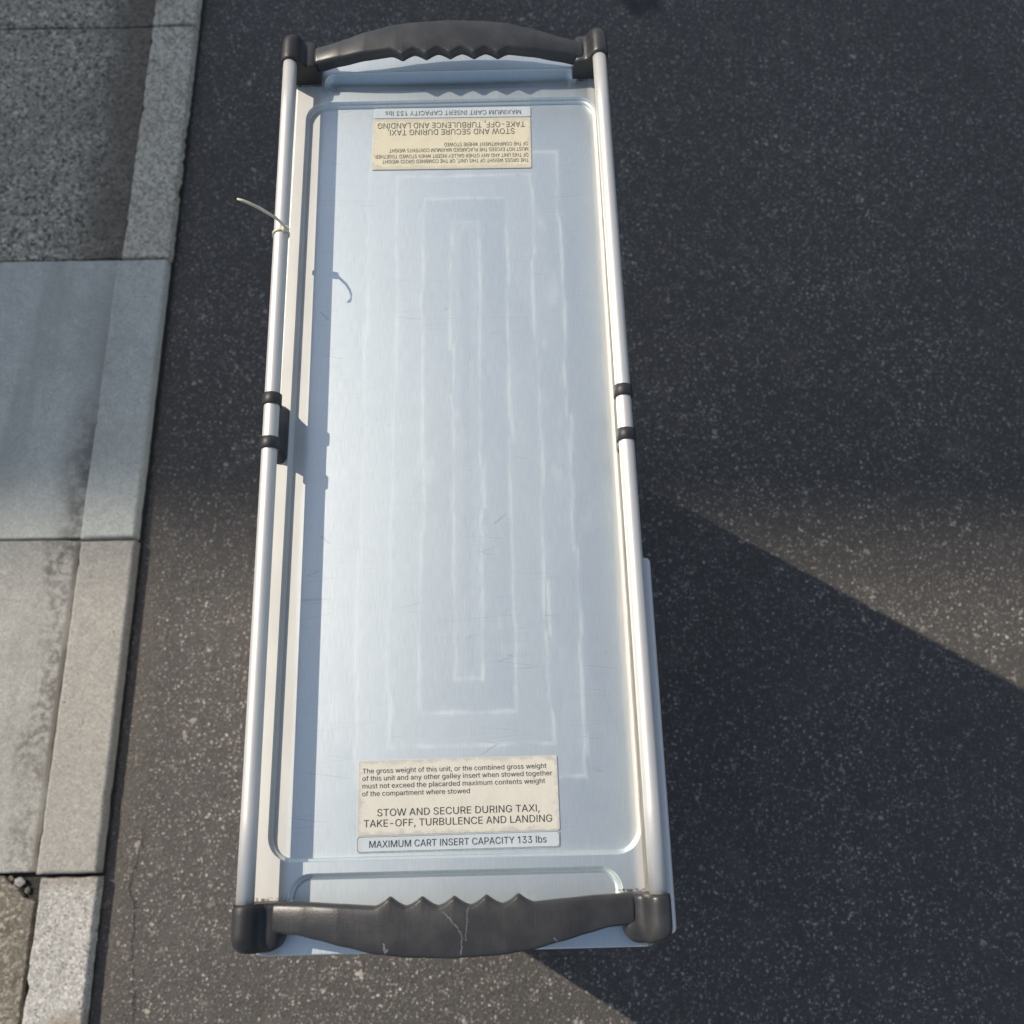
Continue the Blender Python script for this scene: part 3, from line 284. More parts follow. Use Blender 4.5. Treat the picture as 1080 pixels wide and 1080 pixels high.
def plastic(name, base=(.052, .050, .049), rough=.37, scratched=False):
    n = NT(name); P = n.tc.outputs['Object']
    w = n.noise(P, 40, 5, .6); f = n.noise(P, 700, 3, .6); st = n.noise(n.map(P, (600, 40, 40)), 1, 3, .6)
    col = n.mix(n.step(w, .4, .7), base, tuple(c*1.45 for c in base))
    col = n.mix(n.math('MULTIPLY', n.step(st, .58, .75), .35), col, tuple(c*2.4 for c in base))
    if scratched:
        x, y, z = n.sep(P)
        nz = n.sep(n.noise(P, 170, 5, .7, col=True))
        xs = n.math('ADD', x, n.math('MULTIPLY', n.math('SUBTRACT', nz[0], .5), .006))
        ys = n.math('ADD', y, n.math('MULTIPLY', n.math('SUBTRACT', nz[1], .5), .004))
        m = polyline_mask(n, xs, ys, [(-.006, -.378), (.004, -.388), (.007, -.394), (.006, -.405)], .0005)
        m2 = polyline_mask(n, xs, ys, [(.0115, -.375), (.0095, -.388), (.009, -.396)], .0005)
        m3 = polyline_mask(n, xs, ys, [(-.047, -.397), (-.0465, -.403), (-.045, -.401)], .0007)
        m4 = polyline_mask(n, xs, ys, [(.071, -.3965), (.0735, -.3985)], .0007)
        for q, a in ((m, .30), (m2, .22), (m3, .4), (m4, .3)):
            col = n.mix(n.math('MULTIPLY', q, a), col, (.34, .34, .33))
    r = n.math('ADD', rough, n.math('MULTIPLY', n.math('SUBTRACT', w, .5), .25))
    return n.out(col, r, 0.0, n.bump(f, .25, .0004))

def asphalt():
    n = NT('asphalt'); P = n.geo.outputs['Position']
    x, y, z = n.sep(P)
    PW = n.comb(x, y, 0.0)
    warp = n.mix(.012, PW, n.noise(PW, 60, 3, .6, col=True), 'ADD')
    big = n.vor(warp, 185, 'Color'); bigd = n.vor(warp, 185, 'Distance')
    sm = n.vor(PW, 330, 'Color'); smd = n.vor(PW, 330, 'Distance')
    br = n.sep(big); sr = n.sep(sm)
    grain = n.noise(PW, 420, 4, .7); mid = n.noise(PW, 30, 4, .6); low = n.noise(PW, 3.2, 4, .55)
    col = n.mix(n.step(grain, .3, .7), (.034, .0335, .033), (.092, .090, .087))
    # aggregate stones of many tones
    stone = n.ramp(br[0], [(0, (.045, .044, .043)), (.40, (.10, .096, .089)), (.64, (.19, .18, .165)), (.82, (.34, .325, .30)), (1, (.60, .58, .55))])
    edge = n.step(bigd, .30, .52, 1.0, 0.0)
    col = n.mix(n.math('MULTIPLY', n.math('MULTIPLY', edge, n.step(br[1], .30, .38)), .9), col, stone)
    st2 = n.ramp(sr[0], [(0, (.035, .034, .033)), (.6, (.10, .098, .094)), (.84, (.28, .27, .25)), (1, (.60, .58, .55))])
    col = n.mix(n.math('MULTIPLY', n.math('MULTIPLY', n.step(smd, .28, .5, 1.0, 0.0), n.step(sr[1], .40, .48)), .85), col, st2)
    bs = n.sep(n.vor(PW, 85, 'Color')); bd = n.vor(n.mix(.02, PW, n.noise(PW, 70, 3, .6, col=True), 'ADD'), 85, 'Distance')
    rare = n.math('MULTIPLY', n.step(bs[1], .93, .95), n.step(bd, .30, .46, 1.0, 0.0))
    col = n.mix(n.math('MULTIPLY', rare, .9), col, n.ramp(bs[0], [(0, (.07, .068, .062)), (.6, (.24, .23, .21)), (1, (.50, .48, .44))]))
    col = n.mix(n.step(mid, .35, .7, 0, .42), col, (.045, .044, .041))
    col = n.mix(n.step(low, .35, .68, .0, .36), col, (.05, .0485, .045))
    col = n.mix(n.step(n.noise(PW, 9, 5, .65), .56, .72, 0, .30), col, (.15, .14, .125))
    col = n.mix(1.0, col, (1.075, 1.0, .925), 'MULTIPLY')
    # brown dust along the kerb
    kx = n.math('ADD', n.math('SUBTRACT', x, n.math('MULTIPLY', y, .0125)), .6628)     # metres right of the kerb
    dn = n.noise(n.comb(n.math('MULTIPLY', x, 30), n.math('MULTIPLY', y, 9)), 1, 5, .65)
    near = n.step(n.math('ADD', kx, n.math('MULTIPLY', n.math('SUBTRACT', dn, .5), .11)), .005, .085, 1.0, 0.0)
    near = n.math('MULTIPLY', near, n.step(y, .1, .6, .65, .2))
    dcol = n.mix(n.step(n.noise(PW, 260, 4, .7), .35, .7), (.058, .050, .042), (.135, .117, .098))
    col = n.mix(near, col, dcol)
    col = n.mix(n.math('MULTIPLY', n.step(n.noise(PW, 5, 3, .6), .5, .75), n.step(y, .1, .5, .30, .0)), col, (.10, .088, .075))  # brownish patches over the nearer road, fading out further off
    # cracks beside the kerb, and the shade at its foot
    nz = n.sep(n.noise(PW, 14, 5, .7, col=True))
    cx = n.math('ADD', x, n.math('MULTIPLY', n.math('SUBTRACT', nz[0], .5), .05)); cy = n.math('ADD', y, n.math('MULTIPLY', n.math('SUBTRACT', nz[1], .5), .04))
    cr = polyline_mask(n, cx, cy, [(-.597, -.30), (-.612, -.40), (-.60, -.48), (-.592, -.60), (-.60, -.9)], .0026)
    kerb_shade = n.step(n.math('ADD', kx, n.math('MULTIPLY', n.math('SUBTRACT', n.noise(PW, 55, 4, .7), .5), .016)), .004, .010, 1.0, 0.0)
    cr2 = polyline_mask(n, cx, cy, [(-.585, .22), (-.592, .0), (-.60, -.15), (-.597, -.3)], .0014)
    crk = n.math('MAXIMUM', n.math('MULTIPLY', cr, n.step(n.noise(PW, 16, 2), .36, .5, .15, 1.0)), n.math('MULTIPLY', cr2, .22))
    col = n.mix(n.math('MULTIPLY', crk, .6), col, (.012, .011, .010))
    col = n.mix(n.math('MULTIPLY', kerb_shade, .9), col, (.014, .012, .010))  # kerb gap and the shade beside it, painted near black
    # oily spot
    sx = n.math('SUBTRACT', x, .388); sy = n.math('MULTIPLY', n.math('SUBTRACT', y, 1.522), .75)
    sd = n.math('ADD', n.math('SQRT', n.math('ADD', n.math('MULTIPLY', sx, sx), n.math('MULTIPLY', sy, sy))), n.math('MULTIPLY', n.math('SUBTRACT', mid, .5), .03))
    spot = n.step(sd, .035, .065, 1.0, 0.0)
    col = n.mix(n.math('MULTIPLY', spot, .75), col, (.012, .012, .013))
    h = n.math('ADD', n.math('MULTIPLY', n.math('MULTIPLY', edge, br[1]), 1.0), n.math('MULTIPLY', grain, .8))
    h = n.math('ADD', h, n.math('MULTIPLY', n.step(smd, .2, .5, .5, 0.0), sr[1]))
    h = n.math('SUBTRACT', h, n.math('MULTIPLY', crk, 1.5))
    r = n.math('SUBTRACT', .86, n.math('ADD', n.math('MULTIPLY', sr[2], .28), n.math('MULTIPLY', n.math('MULTIPLY', br[2], edge), .22)))
    return n.out(col, r, 0.0, n.bump(h, .85, .0016), .45)

def concrete(name, base, warm=0.0, speck=.3, dirty=.5, coarse=0.0, dark=(.05, .046, .04), stain=None):
    n = NT(name); P = n.geo.outputs['Position']; x, y, z = n.sep(P)
    PW = n.comb(x, y, z)
    g = n.noise(PW, 500, 4, .7); m = n.noise(PW, 40, 6, .72); l = n.noise(PW, 5.5, 4, .6)
    lo = tuple(c*.86 for c in base); hi = tuple(min(.8, c*1.10) for c in base)
    col = n.mix(n.step(m, .3, .72), lo, hi)
    col = n.mix(n.step(g, .35, .75, 0, .5), col, tuple(c*.6 for c in base))
    vs = n.vor(n.mix(.01, PW, n.noise(PW, 140, 2, .5, col=True), 'ADD'), 330, 'Color')
    v = n.sep(vs)
    fs = n.sep(n.vor(PW, 480, 'Color')); fine = n.ramp(fs[0], [(0, tuple(c*.5 for c in base)), (.5, base), (1, tuple(min(.75, c*1.5) for c in base))])
    col = n.mix(n.math('MULTIPLY', n.step(fs[1], .4, .6), .5), col, fine)
    sp = n.ramp(v[0], [(0, (.03, .03, .03)), (.25, tuple(c*.55 for c in base)), (.6, base), (.85, tuple(min(.7, c*1.7) for c in base)), (1, (.55, .54, .50))])
    col = n.mix(n.math('MULTIPLY', n.step(v[1], .3, .5), speck), col, sp)
    if coarse > 0:
        c2 = n.vor(n.mix(.012, PW, n.noise(PW, 90, 3, .6, col=True), 'ADD'), 175, 'Color'); cs = n.sep(c2)
        cc = n.ramp(cs[0], [(0, (.04, .039, .036)), (.35, (.14, .137, .125)), (.7, (.30, .295, .26)), (1, (.60, .57, .50))])
        col = n.mix(n.math('MULTIPLY', n.step(cs[1], .3, .5), coarse), col, cc)
    dm = n.math('MULTIPLY', n.step(l, .45, .70), dirty)
    col = n.mix(dm, col, tuple(c*.48 for c in base))
    pit = n.step(n.vor(PW, 38, 'Distance'), .05, .09, 1.0, 0.0)
    pit = n.math('MULTIPLY', pit, n.step(n.noise(PW, 9, 2), .55, .6))
    col = n.mix(n.math('MULTIPLY', pit, .8), col, dark)
    if stain == 'gutter':      # dirt gathered in the gutter line left of the kerb
        kx = n.math('ADD', n.math('SUBTRACT', x, n.math('MULTIPLY', y, .0125)), .7665)   # 0 at the kerb's back edge, negative to the left
        w1 = n.noise(n.comb(n.math('MULTIPLY', x, 26), n.math('MULTIPLY', y, 10)), 1, 5, .65)
        sp2 = n.step(n.noise(PW, 75, 4, .7), .40, .62)
        line = n.step(n.math('ABSOLUTE', n.math('ADD', kx, .006)), .002, .012, 1.0, 0.0)
        band = n.step(n.math('ADD', kx, n.math('MULTIPLY', n.math('SUBTRACT', w1, .45), .22)), -.075, -.01)
        amt = n.math('MAXIMUM', n.math('MULTIPLY', line, .85), n.math('MULTIPLY', n.math('MULTIPLY', band, sp2), .8))
        amt = n.math('MULTIPLY', amt, n.step(n.noise(n.comb(0.0, n.math('MULTIPLY', y, 5)), 1, 4, .6), .3, .55, .35, 1.0))
        col = n.mix(amt, col, (.09, .08, .068))
    if stain == 'smooth':      # long pale and grey runs across a smooth slab
        runs = n.noise(n.map(PW, (14, 1.6, 1)), 1, 4, .55)
        col = n.mix(n.step(runs, .42, .64, 0, .55), col, tuple(c*.62 for c in base))
        kx = n.math('ADD', n.math('SUBTRACT', x, n.math('MULTIPLY', y, .0125)), .7665)
        band = n.math('MULTIPLY', n.step(kx, -.085, -.005), n.step(y, .30, .60, 1.0, .15))
        col = n.mix(n.math('MULTIPLY', band, n.step(n.noise(PW, 34, 5, .7), .35, .6, .2, .8)), col, (.075, .068, .058))
    if stain == 'edge':
        kx = n.math('ADD', n.math('SUBTRACT', x, n.math('MULTIPLY', y, .0125)), .7665)
        w1 = n.noise(n.comb(n.math('MULTIPLY', x, 20), n.math('MULTIPLY', y, 6)), 1, 5, .65)
        band = n.step(n.math('ADD', kx, n.math('MULTIPLY', n.math('SUBTRACT', w1, .5), .16)), -.15, -.03)
        col = n.mix(n.math('MULTIPLY', band, .72), col, n.mix(n.step(g, .35, .7), (.07, .062, .052), (.13, .118, .10)))
    if stain == 'corner':
        d = n.math('SQRT', n.math('ADD', n.math('POWER', n.math('ADD', x, .69), 2.0), n.math('POWER', n.math('ADD', y, .625), 2.0)))
        col = n.mix(n.step(n.math('ADD', d, n.math('MULTIPLY', n.math('SUBTRACT', m, .5), .05)), .02, .045, .6, 0.0), col, (.20, .16, .11))
        d2 = n.step(n.math('ADD', y, n.math('MULTIPLY', n.math('SUBTRACT', m, .5), .04)), -.418, -.392)
        col = n.mix(n.math('MULTIPLY', d2, .45), col, (.15, .115, .085))
    if coarse: col = n.mix(1.0, col, (1.16, 1.10, .99), 'MULTIPLY')
    h = n.math('ADD', g, n.math('MULTIPLY', v[1], .7 if coarse else .35))
    if coarse: h = n.math('ADD', h, n.math('MULTIPLY', n.vor(PW, 175, 'Distance'), -1.0))
    return n.out(col, .9, 0.0, n.bump(h, .75 if coarse else .4, .0016 if coarse else .0008), .3)

def placard_mat(name, base, wear):
    n = NT(name); P = n.tc.outputs['Object']; x, y, z = n.sep(P)
    m = n.noise(P, 60, 5, .65); f = n.noise(n.map(P, (500, 60, 60)), 1, 3, .6)
    col = n.mix(n.step(m, .4, .72), base, tuple(c*.93 for c in base))
    col = n.mix(n.step(f, .58, .72, 0, .30), col, tuple(c*.72 for c in base))
    # worn, dirty rim
    ex = n.math('SUBTRACT', .0765, n.math('ABSOLUTE', x)); ey = n.math('SUBTRACT', .0275, n.math('ABSOLUTE', y))
    e = n.math('MINIMUM', ex, ey)
    ed = n.step(n.math('ADD', e, n.math('MULTIPLY', n.math('SUBTRACT', n.noise(P, 110, 7, .75), .50), .018)), .0, .0035, 1.0, 0.0)
    col = n.mix(n.math('MULTIPLY', ed, wear), col, (.36, .345, .315))
    col = n.mix(n.math('MULTIPLY', n.step(n.noise(P, 330, 3, .7), .66, .74), wear), col, (.35, .33, .29))
    return n.out(col, .5, 0.0, n.bump(f, .08, .0003), .35)

def plain(name, col, rough=.5, metal=0.0, var=.15, scale=60):
    n = NT(name); w = n.noise(n.tc.outputs['Object'], scale, 4, .6)
    return n.out(n.mix(n.step(w, .3, .7), tuple(c*(1-var) for c in col), tuple(c*(1+var) for c in col)), rough, metal)

M = dict(
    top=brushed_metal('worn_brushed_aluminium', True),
    alu=brushed_metal('rail_aluminium', base=(.58, .57, .54), rough=.50, aniso=0, metal=.4),
    panel=brushed_metal('side_panel_aluminium', base=(.66, .66, .655), rough=.45, aniso=.2, metal=.35),
    grip=plastic('grey_black_plastic', (.030, .0295, .029)), gripw=plastic('scratched_black_plastic', (.030, .0292, .0285), scratched=True),
    clip=plastic('black_clip_plastic', (.020, .019, .019), .48),
    rubber=plain('black_rubber', (.03, .03, .03), .7), steel=plain('zinc_steel', (.5, .5, .5), .35, .9),
    yellow=placard_mat('yellowed_placard', (.60, .55, .40), .45), cream=placard_mat('cream_placard', (.58, .555, .47), .6),
    pale=placard_mat('pale_placard', (.46, .51, .53), .25), ink=plain('placard_ink', (.03, .03, .034), .6, 0, .3, 300),
    fadedink=plain('faded_placard_ink', (.10, .10, .085), .6, 0, .35, 300),
    rimink=plain('placard_edge_line', (.05, .055, .06), .6), tie=plain('aged_nylon', (.62, .56, .42), .4),
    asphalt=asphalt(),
    slab_rough=concrete('rough_aggregate_slab', (.33, .32, .285), speck=.5, dirty=.35, coarse=.9, stain='edge'),
    kerb_rough=concrete('rough_granite_kerb', (.56, .54, .47), speck=.6, dirty=.3, coarse=.55),
    slab_smooth=concrete('smooth_grey_slab', (.50, .505, .445), speck=.12, dirty=.25, stain='smooth'),
    kerb_smooth=concrete('smooth_grey_kerb', (.51, .515, .45), speck=.2, dirty=.3),
    slab_pale=concrete('pale_concrete_slab', (.345, .335, .30), speck=.22, dirty=.25, stain='gutter'),
    kerb_pale=concrete('pale_concrete_kerb', (.33, .312, .275), speck=.25, dirty=.15),
    kerb_gran=concrete('pale_granite_kerb', (.40, .385, .35), speck=.65, dirty=.15, stain='corner'),
    slab_old=concrete('old_dark_slab', (.15, .14, .12), speck=.6, dirty=.5, coarse=.35),
    stone=concrete('pale_stone', (.30, .29, .27), speck=.3),
    wall=plain('render_wall', (.42, .40, .37), .9, 0, .06, 2), glass=plain('window_glass', (.03, .035, .04), .08, 0, .05),
    frame=plain('window_frame', (.25, .25, .26), .5), roofm=plain('roof_felt', (.12, .12, .12), .9),
)

# ------------------------------------------------------------------ setting: road, kerb, pavement
def plane(name, x0, x1, y0, y1, z, mat):
    bm = bmesh.new()
    bm.faces.new([bm.verts.new(p) for p in ((x0, y0, z), (x1, y0, z), (x1, y1, z), (x0, y1, z))])
    return tag(link(name, bm, mat, recalc=False), kind='structure')
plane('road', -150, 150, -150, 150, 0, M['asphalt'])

KX = lambda y: -.6628+.0125*y            # the kerb's road-side edge
def rough_edge(a, b, n, amp, r):
    pts = []
    for i in range(n):
        t = i/n; p = Vector(a).lerp(Vector(b), t)
        d = (Vector(b)-Vector(a)).normalized(); q = Vector((-d.y, d.x))
        k = 0 if i == 0 else r.uniform(-amp, amp) + (r.uniform(1.5, 4.5)*amp if r.random() < .05 else 0)
        pts.append(p+q*k)
    return pts

def stone_prism(name, corners, z0, z1, mat, bev, amp, seed, tilt=0.0):
    r = random.Random(seed); out = []
    for a, b in zip(corners, corners[1:]+corners[:1]):
        L = (Vector(b)-Vector(a)).length
        out += rough_edge(a, b, max(2, int(L/.014)), amp, r)
    bm = bmesh.new()
    cx = sum(p.x for p in out)/len(out); cy = sum(p.y for p in out)/len(out)
    def ring(inset, z):
        vs = []
        m = len(out)
        for i, p in enumerate(out):
            d = (out[(i+1) % m]-out[i-1]).normalized(); nrm = Vector((-d.y, d.x))
            q = p+nrm*inset
            vs.append(bm.verts.new((q.x, q.y, z+(q.x-cx)*tilt)))
        return vs
    R = [ring(0, z0), ring(0, z1-bev), ring(bev*.3, z1-bev*.3), ring(bev, z1)]
    for A, B in zip(R, R[1:]):
        for k in range(len(A)):
            f = bm.faces.new((A[k], A[(k+1) % len(A)], B[(k+1) % len(A)], B[k])); f.smooth = True
    bm.faces.new(R[-1])
    return tag(link(name, bm, mat), kind='structure')

J = [-2.80, -2.19, -1.585, -.983, -.3865, .2095, .8225, 1.4405, 2.05, 2.66, 3.27]
kerb_mats = ['kerb_pale', 'kerb_gran', 'kerb_pale', 'kerb_gran', 'kerb_pale', 'kerb_smooth', 'kerb_rough', 'kerb_rough', 'kerb_pale', 'kerb_smooth']
slab_mats = ['slab_pale', 'slab_smooth', 'slab_pale', 'slab_old', 'slab_pale', 'slab_smooth', 'slab_rough', 'slab_rough', 'slab_pale', 'slab_smooth']
kdx = [0, 0, 0, .0035, .0, -.003, -.0005, -.001, 0, 0]
for i in range(10):
    y0, y1 = J[i]+.003, J[i+1]-.003
    dx = kdx[i]; km = kerb_mats[i]
    rough = km in ('kerb_rough', 'kerb_gran')
    w = .098 if i == 3 else (.0985 if i in (6, 7) else .104)
    a = Vector((KX(y0)+dx, y0)); b = Vector((KX(y1)+dx, y1))
    stone_prism('kerb_stone', [Vector((a.x-w, y0)), a, b, Vector((b.x-w, y1))], -.05, .026+rnd.uniform(-.002, .002), M[km],
                .006 if not rough else .004, .0011 if rough else .0005, 50+i)
    sy = 0.004
    y0, y1 = J[i]+sy+.002, J[i+1]+sy-.002
    kw = .1005 if i in (6, 7) else .1052; xr0, xr1 = KX(y0)-kw, KX(y1)-kw
    cs = [Vector((-1.42, y0+.006)), Vector((xr0, y0)), Vector((xr1, y1)), Vector((-1.42, y1+.006))]
    if i == 3:      # the broken corner next to the kerb
        cs = [Vector((-1.42, y0+.006)), Vector((xr0, y0)), Vector((xr1, y1-.042)), Vector((xr1-.022, y1-.036)), Vector((xr1-.030, y1-.022)),
              Vector((xr1-.048, y1-.012)), Vector((xr1-.062, y1)), Vector((-1.42, y1+.006))]
    stone_prism('paving_slab', cs, -.05, .017 if slab_mats[i] != 'slab_old' else .012, M[slab_mats[i]], .003, .0012 if 'rough' in slab_mats[i] or 'old' in slab_mats[i] else .0005, 90+i, 0.0)
plane('pavement', -14, -1.424, -2.8, 3.27, .014, M['slab_pale'])

# pebbles of the broken corner
for k, (px, py, s) in enumerate(((-.806, -.395, .011), (-.792, -.409, .007), (-.822, -.389, .006))):
    bm = bmesh.new(); bmesh.ops.create_icosphere(bm, subdivisions=1, radius=s*.9)
    r = random.Random(k)
    for v in bm.verts: v.co = Vector((v.co.x*1.15, v.co.y*.9, v.co.z*.7))*(1+r.uniform(-.3, .2))
    o = link('stone_chip', bm, M['stone'] if k == 0 else M['slab_old'], loc=(px, py, s*.55))
    o.rotation_euler.z = k*1.3
    tag(o, ['pale stone chip lying in the broken corner of the dark paving slab', 'small dark stone chip closest to the kerb in the broken slab corner',
            'small dark stone chip at the far left of the broken slab corner'][k], 'stone', 'chips of stone in the broken slab corner')

# ------------------------------------------------------------------ the galley cart
cart = tag(empty('galley_cart', (0, 0, 0)), 'tall aluminium airline galley cart with dark plastic handles standing on the asphalt', 'galley cart')
ZR, ZT, ZA = .992, .9855, 1.020      # rim, tray floor, rail axis
HB = .1505

# body: open-fronted shell with shelf runners
bm = bmesh.new()
Y0, Y1, ZB, ZU = -.402, .398, .115, ZT-.003
box(bm, -HB, -HB+.014, Y0, Y1, ZB, ZU, .004)
box(bm, HB-.014, HB, Y0, Y1, ZB, ZU, .004)
box(bm, -HB+.0145, HB-.0145, Y1-.022, Y1-.0005, ZB+.0005, ZU-.001, .002)
box(bm, -HB+.0145, HB-.0145, Y0+.0005, Y1-.0225, ZU-.022, ZU-.001)
box(bm, -HB+.0145, HB-.0145, Y0+.0005, Y1-.0225, ZB+.0005, ZB+.02)
for k in range(13):
    z = .17+k*.058
    for s in (-1, 1):
        x0, x1 = sorted((s*(HB-.0145), s*(HB-.024)))
        box(bm, x0, x1, Y0+.02, Y1-.03, z, z+.006)
link('body', bm, M['panel'], cart)
bm = bmesh.new()
box(bm, -HB-.004, HB+.004, Y0-.006, Y1+.006, .085, ZB-.0005, .008, 3)
link('bumper', bm, M['grip'], cart)

# top panel: rim with a stepped tray and two finger recesses
def top_panel():
    bm = bmesh.new()
    def loop(pts, z): return [bm.verts.new((x, y, z)) for x, y in pts]
    def bridge(A, B):
        for k in range(len(A)):
            f = bm.faces.new((A[k], A[(k+1) % len(A)], B[(k+1) % len(A)], B[k])); f.smooth = True
    b = .0012
    O = [loop(rrect(0, .001, HB+.001, .4085, .014), ZR-.016), loop(rrect(0, .001, HB+.001, .4085, .014), ZR-b*1.6),
         loop(rrect(0, .001, HB+.0005, .408, .0137), ZR-b*.5), loop(rrect(0, .001, HB-b, .4085-b, .0135), ZR)]
    for A, B in zip(O, O[1:]): bridge(A, B)
    holes = [O[-1]]
    CY, HX, HY, R = .0026, .1402, .3466, .0195
    prof = [(0, 0), (.0001, -.0001), (.0003, -.0006), (.0004, -.0029), (.0006, -.0032), (.0022, -.0034), (.0023, -.0036), (.0025, -.0042), (.0026, -.0061), (.0029, -.0065)]
    T = [loop(rrect(0, CY, HX-i, HY-i, R-i), ZR+z) for i, z in prof]
    holes.append(T[0])
    for A, B in zip(T, T[1:]): bridge(A, B)
    bm.faces.new(T[-1])
    for yc, hy, rc in ((-.3688, .0170, .0165), (.3724, .0118, .0114)):
        pr = [(0, 0), (.0004, -.0003), (.0010, -.0012), (.0020, -.0035), (.0034, -.0049), (.0050, -.0054)]
        if yc > 0: pr = [(0, 0), (.0004, -.0004), (.0012, -.0026), (.0030, -.0058), (.0055, -.0080), (.0085, -.0090)]
        G = [loop(rrect(0, yc, .1235-i, hy-i, rc-i), ZR+z) for i, z in pr]
        for A, B in zip(G, G[1:]): bridge(A, B)
        bm.faces.new(G[-1]); holes.append(G[0])
    flat = [v for h in holes for v in h]
    for t in tessellate_polygon([[v.co.copy() for v in h] for h in holes]):
        bm.faces.new([flat[i] for i in t])
    return bm
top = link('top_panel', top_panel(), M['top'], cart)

# side rails
RAILS = {-1: ((-.1508, .373), (-.1468, -.373)), 1: ((.1429, .373), (.1455, -.373))}
RR = .0064
def railx(s, y):
    (xa, ya), (xb, yb) = RAILS[s]; return xa+(xb-xa)*(y-ya)/(yb-ya)
for s in (-1, 1):
    bm = bmesh.new()
    (xa, ya), (xb, yb) = RAILS[s]
    tube(bm, [(xa+(xb-xa)*t, ya+(yb-ya)*t, ZA) for t in [i/12 for i in range(13)]], RR, 28)
    link('side_rail', bm, M['alu'], cart)

# brackets half way along the rails: a web down to the rim and two bands round the rail
for s in (-1, 1):
    bm = bmesh.new()
    xm = railx(s, 0); off = .0008 if s < 0 else .0022
    rings = []
    for z, hy, hx in ((ZR+.0002, .0265, .0072), (ZR+.0025, .0260, .0070), (ZR+.007, .0240, .0062), (ZR+.013, .0225, .0056), (ZA, .0222, .0056), (ZA+.004, .021, .0045)):
        rings.append([bm.verts.new((xm+off*(1.0 if z < ZA-.01 else .2)+x, .0005+y, z)) for x, y in rrect(0, 0, hx, hy, hx*.9, 6)])
    loft(bm, rings)
    for ya, yb in ((.0150, .0250), (-.0245, -.0145)):
        prof = [(ya, RR+.0001), (ya, RR+.0012), (ya+.0003, RR+.0016), (yb-.0003, RR+.0016), (yb, RR+.0012), (yb, RR+.0001)]
        R = [[bm.verts.new((railx(s, y)+r*math.cos(2*math.pi*k/28), y, ZA+r*math.sin(2*math.pi*k/28))) for k in range(28)] for y, r in prof]
        loft(bm, R, cap=False)
    link('rail_bracket', bm, M['clip'], cart)

# handles
Y_OUT = [(0, .4078), (.03, .4066), (.054, .4040), (.076, .3990), (.095, .3945), (.11, .3912), (.13, .3900)]
Y_IN = [(0, .3735), (.055, .3728), (.08, .3712), (.10, .3700), (.13, .3692)]
Z_TOP = [(0, 1.0295), (.05, 1.0290), (.08, 1.0268), (.105, 1.0225), (.13, 1.0168)]
def grip_bm(sy):
    bm = bmesh.new(); rings = []
    N = 320; W = .1310; oy = .004 if sy > 0 else 0
    for i in range(N+1):
        x = -W+2*W*i/N
        yo = interp(Y_OUT, x)+oy; yi = interp(Y_IN, x)+oy; yb = yi; zt = interp(Z_TOP, x)
        p = .0226; xx = x-.0012
        t = min(abs(xx-k*p) for k in (-2, -1, 0, 1, 2))/(p*.5)
        if t < 1: t = (math.sqrt(t*t+.03)-.1732)/.8417; yi -= .0058*(.7*(1-t)**1.35+.3*(1-math.sqrt(max(0, 1-(1-t)**2*.93)))/.735)
        th = .0125+.003*min(1, (abs(x)/W)**3)
        hy, hz = (yo-yi)/2, th/2; cy, cz = (yo+yi)/2, zt-hz
        r = min(.0034, hz*.8); end = max(0, (abs(x)-(W-.004))/.004); es = math.sqrt(max(.02, 1-end*end))
        base = rrect(0, 0, (yo-yb)/2, hz, r, 5); hbb = (yo-yb)/2
        base = base[:6]+[(0, hz), (-hbb+r+.003, hz)]+base[6:18]+[(-hbb+r+.003, -hz), (0, -hz)]+base[18:]
        sh = (yo+yb)/2-cy
        pts = [(u+sh+((yi-yb) if u < -hbb+r+1e-6 else 0), v) for u, v in base]
        ym = (yo+yb)/2; hb = (yo-yb)/2
        crown = lambda u: -.0014*min(1.2, ((cy+u-ym)/hb)**2)          # slightly crowned top
        rings.append([bm.verts.new((x, sy*(cy+u*es), cz+v*es+(crown(u) if v > 0 else 0))) for u, v in pts])
    loft(bm, rings)
    return bm
def cap_bm(s, sy):
    """sleeve over the rail's end with a foot standing on the rim, domed outer end"""
    bm = bmesh.new(); rings = []
    y_a, y_b = .3700, (.4030 if sy < 0 else .4055)
    xr = railx(s, sy*.372)*s
    for k in range(15):
        t = k/14
        if k < 7: y = y_a+(.3905-y_a)*(k/6); sc = 1.0
        else:
            a = (k-6)/8*math.pi/2; y = .3905+(y_b-.3905)*math.sin(a); sc = max(.30, math.cos(a)**.5)
        if k == 0: sc = .97
        prof = []
        R = .0086
        for j in range(13):              # over the rail
            a = math.pi*(0.02+0.80*j/12)
            prof.append((xr+R*math.cos(a), ZA-.0005+R*math.sin(a)))
        prof += [(xr-.0090, ZA+.0005), (xr-.0105, ZA-.0022), (xr-.0130, ZA-.0040), (xr-.0165, ZA-.0042), (xr-.0205, ZA-.0044), (xr-.0232, ZA-.006), (xr-.0241, ZA-.011),
                 (xr-.0242, ZR+.008), (xr-.0244, ZR+.0003), (xr+.0045, ZR+.0003), (xr+.0068, ZR+.004), (xr+.0084, ZA-.008)]
        mx, mz = xr-.008, ZR+.012
        rings.append([bm.verts.new((s*(mx+(px-mx)*sc), sy*y, mz+(pz-mz)*(sc if pz > mz else .5+.5*sc))) for px, pz in prof])
    loft(bm, rings)
    return bm
for sy in (-1, 1):
    h = link('handle', grip_bm(sy), M['gripw'] if sy < 0 else M['grip'], cart)
    if sy < 0: tag(h, 'handle with pale scratches across its middle')
    for s in (-1, 1):
        link('end_cap', cap_bm(s, sy), M['grip'] if s > 0 else M['clip'], h)  # left caps take the blacker plastic to stand in for shade

